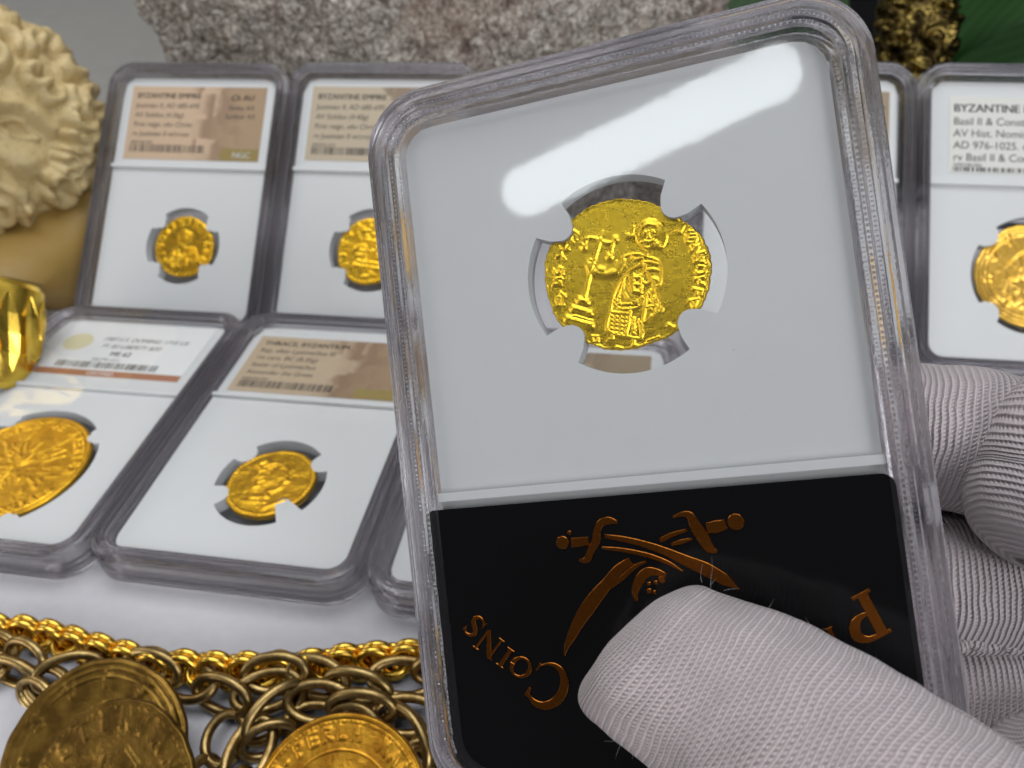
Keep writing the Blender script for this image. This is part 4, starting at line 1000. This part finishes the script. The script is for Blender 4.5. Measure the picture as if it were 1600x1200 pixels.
medal(generic_coin('medal_mesh_b', 1.38, 62, 'bust', 110, 260, .06, .03), MEDAL, 170, 1248, .82, (.02, -.50, 1), -8, 'smaller dark gold coin pendant lying on top of the larger one, lower left')
medal(generic_coin('medal_mesh_c', 1.36, 63, 'lira', 120, 300, .07, .0), MEDAL_O, 528, 1272, .75, (-.05, -.38, 1), 0, 'orange gold coin pendant with lettered rim at the bottom edge')

# ------------------------------------------------------------------ the gloved hand
def slab_depth(u, v, z):
    d = ray(u, v); n = R_M[:, 2]; s = (n @ (T_M + z * n - CAM)) / (n @ d); return s * (-(RC.T @ d)[2])
def tube(pts, radii, capn=10, nu=110, step=.05, flat_=None, ref=(0, 0, 1), endcap=True, start=True, pw=2.0, capf=.62, cape=.62):
    """swept glove finger; returns V, F, UV in centimetres"""
    P = catmull(pts, 12); R = catmull(np.column_stack([radii, radii, radii]), 12)[:, 0]
    seg = np.linalg.norm(np.diff(P, axis=0), axis=1); cum = np.concatenate([[0], np.cumsum(seg)]); n = max(8, int(cum[-1] / step))
    S = np.linspace(0, cum[-1], n); C_ = np.stack([np.interp(S, cum, P[:, k]) for k in range(3)], 1); Rr = np.interp(S, cum, R)
    T = np.gradient(C_, axis=0); T /= np.linalg.norm(T, axis=1)[:, None]
    ref = np.array(ref, float); rows = []; uvs = []
    fl = np.ones(n) if flat_ is None else np.interp(np.linspace(0, 1, n), np.linspace(0, 1, len(flat_)), flat_)
    capk = []
    for i in range(capn): capk.append(math.sin(math.pi / 2 * (i + .02) / capn))
    def ringat(c, t, r, f, v):
        b = ref - t * (ref @ t); b /= np.linalg.norm(b); a = np.cross(b, t)
        an = np.linspace(0, 2 * math.pi, nu, endpoint=False); ca = np.cos(an); sa = np.sin(an)
        ca = np.sign(ca) * np.abs(ca) ** (2 / pw); sa = np.sign(sa) * np.abs(sa) ** (2 / pw)
        rows.append(c + (a * (r * ca)[:, None]) + (b * (r * f * sa)[:, None])); uvs.append(np.column_stack([an / (2 * math.pi) * 2 * math.pi * Rr.mean(), np.full(nu, v)]))
    if start:
        r0 = Rr[0]
        for i in range(capn):
            ph = (i + .3) / capn * math.pi / 2; ringat(C_[0] - T[0] * r0 * capf * math.cos(ph), T[0], r0 * math.sin(ph) ** cape, fl[0], -r0 * (1 - ph / (math.pi / 2)))
    for i in range(n): ringat(C_[i], T[i], Rr[i], fl[i], S[i])
    if endcap:
        r0 = Rr[-1]
        for i in range(capn - 1, -1, -1):
            ph = (i + .3) / capn * math.pi / 2; ringat(C_[-1] + T[-1] * r0 * .8 * math.cos(ph), T[-1], r0 * math.sin(ph) ** .8, fl[-1], S[-1] + r0 * (1 - ph / (math.pi / 2)))
    V = np.vstack(rows); U = np.vstack(uvs); m = len(rows)
    F = gridfaces(m, nu, False, True)[:, ::-1].tolist(); F.append(tuple(range(nu))); F.append(tuple(range((m - 1) * nu, m * nu))[::-1])
    return V, F, U
HV, HF, HU = [], [], []
def add_tube(res):
    global HV
    V, F, U = res; n = sum(len(a) for a in HV); HV.append(V); HU.append(U); HF.extend([tuple(n + i for i in f) for f in F])
def on_thumb(u, v, wpx, extra=0.0):
    # centre of a round cross-section of pixel width wpx that touches the sticker
    dpt = slab_depth(u, v, .28); r = 0
    for _ in range(6): r = wpx / 2 * (dpt - r * .95 - extra) / FPX
    return cam_depth(u, v, dpt - r * .95 - extra), r
th = [on_thumb(1020, 1022, 268), on_thumb(1068, 1052, 290), on_thumb(1138, 1094, 314, .03), on_thumb(1212, 1146, 345, .08), on_thumb(1310, 1219, 382, .18), on_thumb(1430, 1316, 422, .35), on_thumb(1560, 1424, 462, .5)]
nM = R_M[:, 2]
tv, tf, tu = tube([p for p, r in th], [r for p, r in th], 18, 220, .025, [.78, .88, .95, 1, 1], ref=nM, endcap=True, pw=2.2, capf=.40, cape=.42)
ax0 = th[1][0] - th[0][0]; ax0 /= np.linalg.norm(ax0); sd = -.64 * RC[:, 0] - .77 * RC[:, 1]; sd -= ax0 * (sd @ ax0); sd /= np.linalg.norm(sd)
rel = tv - th[0][0]; al = rel @ ax0; sr = (rel @ sd) / th[0][1]      # the fingertip is cut on the slant: longer on its lower side
tv = tv - ax0 * (.30 * th[0][1] * sr * np.exp(-np.clip((al + .6) / 1.0, 0, 9) ** 2))[:, None]
add_tube((tv, tf, tu))
def fing(lst, **k):
    P = [cam_depth(u, v, d) for u, v, d, w_ in lst]; Rd = [w_ / 2 * d / FPX for u, v, d, w_ in lst]; add_tube(tube(P, Rd, 12, 130, .045, **k))
bz = RC[:, 2]
fing([(1330, 660, 10.6, 190), (1400, 670, 10.4, 210), (1480, 682, 10.2, 226), (1560, 700, 10.1, 232), (1680, 730, 10.0, 230)], ref=bz)
fing([(1940, 610, 9.9, 225), (1840, 625, 9.6, 240), (1745, 655, 9.4, 255), (1680, 715, 9.2, 268), (1650, 785, 9.1, 262)], ref=bz, start=False)
fing([(1380, 900, 10.7, 200), (1460, 908, 10.5, 212), (1560, 915, 10.4, 212), (1700, 925, 10.4, 212)], ref=bz)
fing([(1380, 800, 11.5, 190), (1480, 810, 11.4, 190), (1700, 830, 11.3, 190)], ref=bz)
fing([(1400, 1062, 10.7, 150), (1500, 1070, 10.55, 176), (1600, 1075, 10.5, 190), (1740, 1080, 10.5, 200)], ref=bz)
fing([(1655, 1175, 9.3, 200), (1690, 1260, 9.1, 230), (1740, 1380, 8.9, 260)], ref=bz)
V = np.vstack(HV); U = np.vstack(HU)
# slack in the cloth
nz = np.stack([fbm(V, .9, 2, s) for s in (1, 2, 3)], 1); V = V + .045 * nz + .018 * np.stack([fbm(V, 2.6, 2, s) for s in (11, 12, 13)], 1)
hand_me = mesh('hand_mesh', V, HF, True, None, U)
hand = obj('gloved_hand', hand_me, KNIT); tag(hand, 'hand in a white ribbed knit glove pinching the upside down coin holder', 'hand')
# stitched hem between the lower fingers
hp = []
for i in range(40):
    u = 1440 + i * 8; hp.append(cam_depth(u, 1006 + 3.0 * math.sin(i * 1.15) + .05 * i, 9.86))
hv, hf_, hu = tube(hp, [.085 + .018 * math.sin(i * 1.9) for i in range(40)], 4, 16, .04, ref=bz)
obj('hem', mesh('hem_mesh', hv, hf_, True, None, hu), KNIT, hand)
# stray fibres round the thumb
fb = MB(); rr_ = random.Random(12)
TP = [p for p, r in th]; TR = [r for p, r in th]
for q in range(26):
    t = rr_.uniform(0, 4.2); i = int(t); f = t - i; c0 = TP[i] * (1 - f) + TP[i + 1] * f; r0 = TR[i] * (1 - f) + TR[i + 1] * f
    ax = TP[i + 1] - TP[i]; ax /= np.linalg.norm(ax); a = rr_.choice((rr_.uniform(-.5, .5), rr_.uniform(math.pi - .5, math.pi + .5)))
    b = nM - ax * (nM @ ax); b /= np.linalg.norm(b); s_ = np.cross(b, ax); d0 = s_ * math.cos(a) + b * math.sin(a)
    p = c0 + d0 * r0 * 1.0; L = rr_.uniform(.05, .2) if rr_.random() < .9 else rr_.uniform(.3, .5); P = [p]; dd = d0 * .8 + ax * rr_.uniform(-1.2, 1.2)
    for k in range(6): dd = dd / np.linalg.norm(dd) + np.array([rr_.uniform(-.7, .7) for _ in range(3)]) * .35; P.append(P[-1] + dd / np.linalg.norm(dd) * L / 6)
    P = np.array(P); w_ = .0010
    Vf = []
    for k, pp in enumerate(P):
        tt = P[min(k + 1, 6)] - P[max(k - 1, 0)]; tt /= np.linalg.norm(tt); a1 = np.cross(tt, bz); a1 /= np.linalg.norm(a1); a2 = np.cross(tt, a1)
        for m in range(3): an = m * 2.094; Vf.append(pp + (a1 * math.cos(an) + a2 * math.sin(an)) * w_ * (1 - k / 8))
    fb.add(Vf, gridfaces(7, 3, False, True).tolist())
ff = obj('stray_fibres', fb.me('fibre_mesh', True, None), FIBRE, hand); tag(ff, kind='stuff')

# ------------------------------------------------------------------ the LED tube whose reflection lies across the held holder
def mirror(u, v, dist):
    d = ray(u, v); n = R_M[:, 2]; s = (n @ (T_M + .262 * n - CAM)) / (n @ d); p = CAM + s * d; r = d - 2 * (d @ n) * n; return p + r * dist
a = mirror(822, 298, 52); b = mirror(1208, 116, 50); rad = 1.9
t = (b - a); L = np.linalg.norm(t); t /= L
prof2 = [(0, rad * .02)]
V = []; nn = 32; secs = [(-rad * math.cos(q), rad * math.sin(q)) for q in np.linspace(.03, math.pi / 2, 9)] + [(L + rad * math.sin(q), rad * math.cos(q)) for q in np.linspace(0, math.pi / 2 - .03, 9)]
xx = np.cross(t, (0, 0, 1)); xx /= np.linalg.norm(xx); yy = np.cross(t, xx)
for s, r in secs:
    for i in range(nn): q = 2 * math.pi * i / nn; V.append(a + t * s + xx * r * math.cos(q) + yy * r * math.sin(q))
V = np.array(V); org = (a + b) / 2
k = N('lit_tube'); k.surf(k.n('ShaderNodeEmission', {'Color': (.90, .98, 1, 1), 'Strength': 4.6}).outputs[0])
lamp = obj('tube_lamp', mesh('tube_mesh', V - org, gridfaces(len(secs), nn, False, True).tolist() + [tuple(range(nn)), tuple(range((len(secs) - 1) * nn, len(secs) * nn))]), k.m, None, Matrix.Translation(Vector(org)))
tag(lamp, 'lit cool white tube lamp with round ends above and behind the camera', 'lamp')
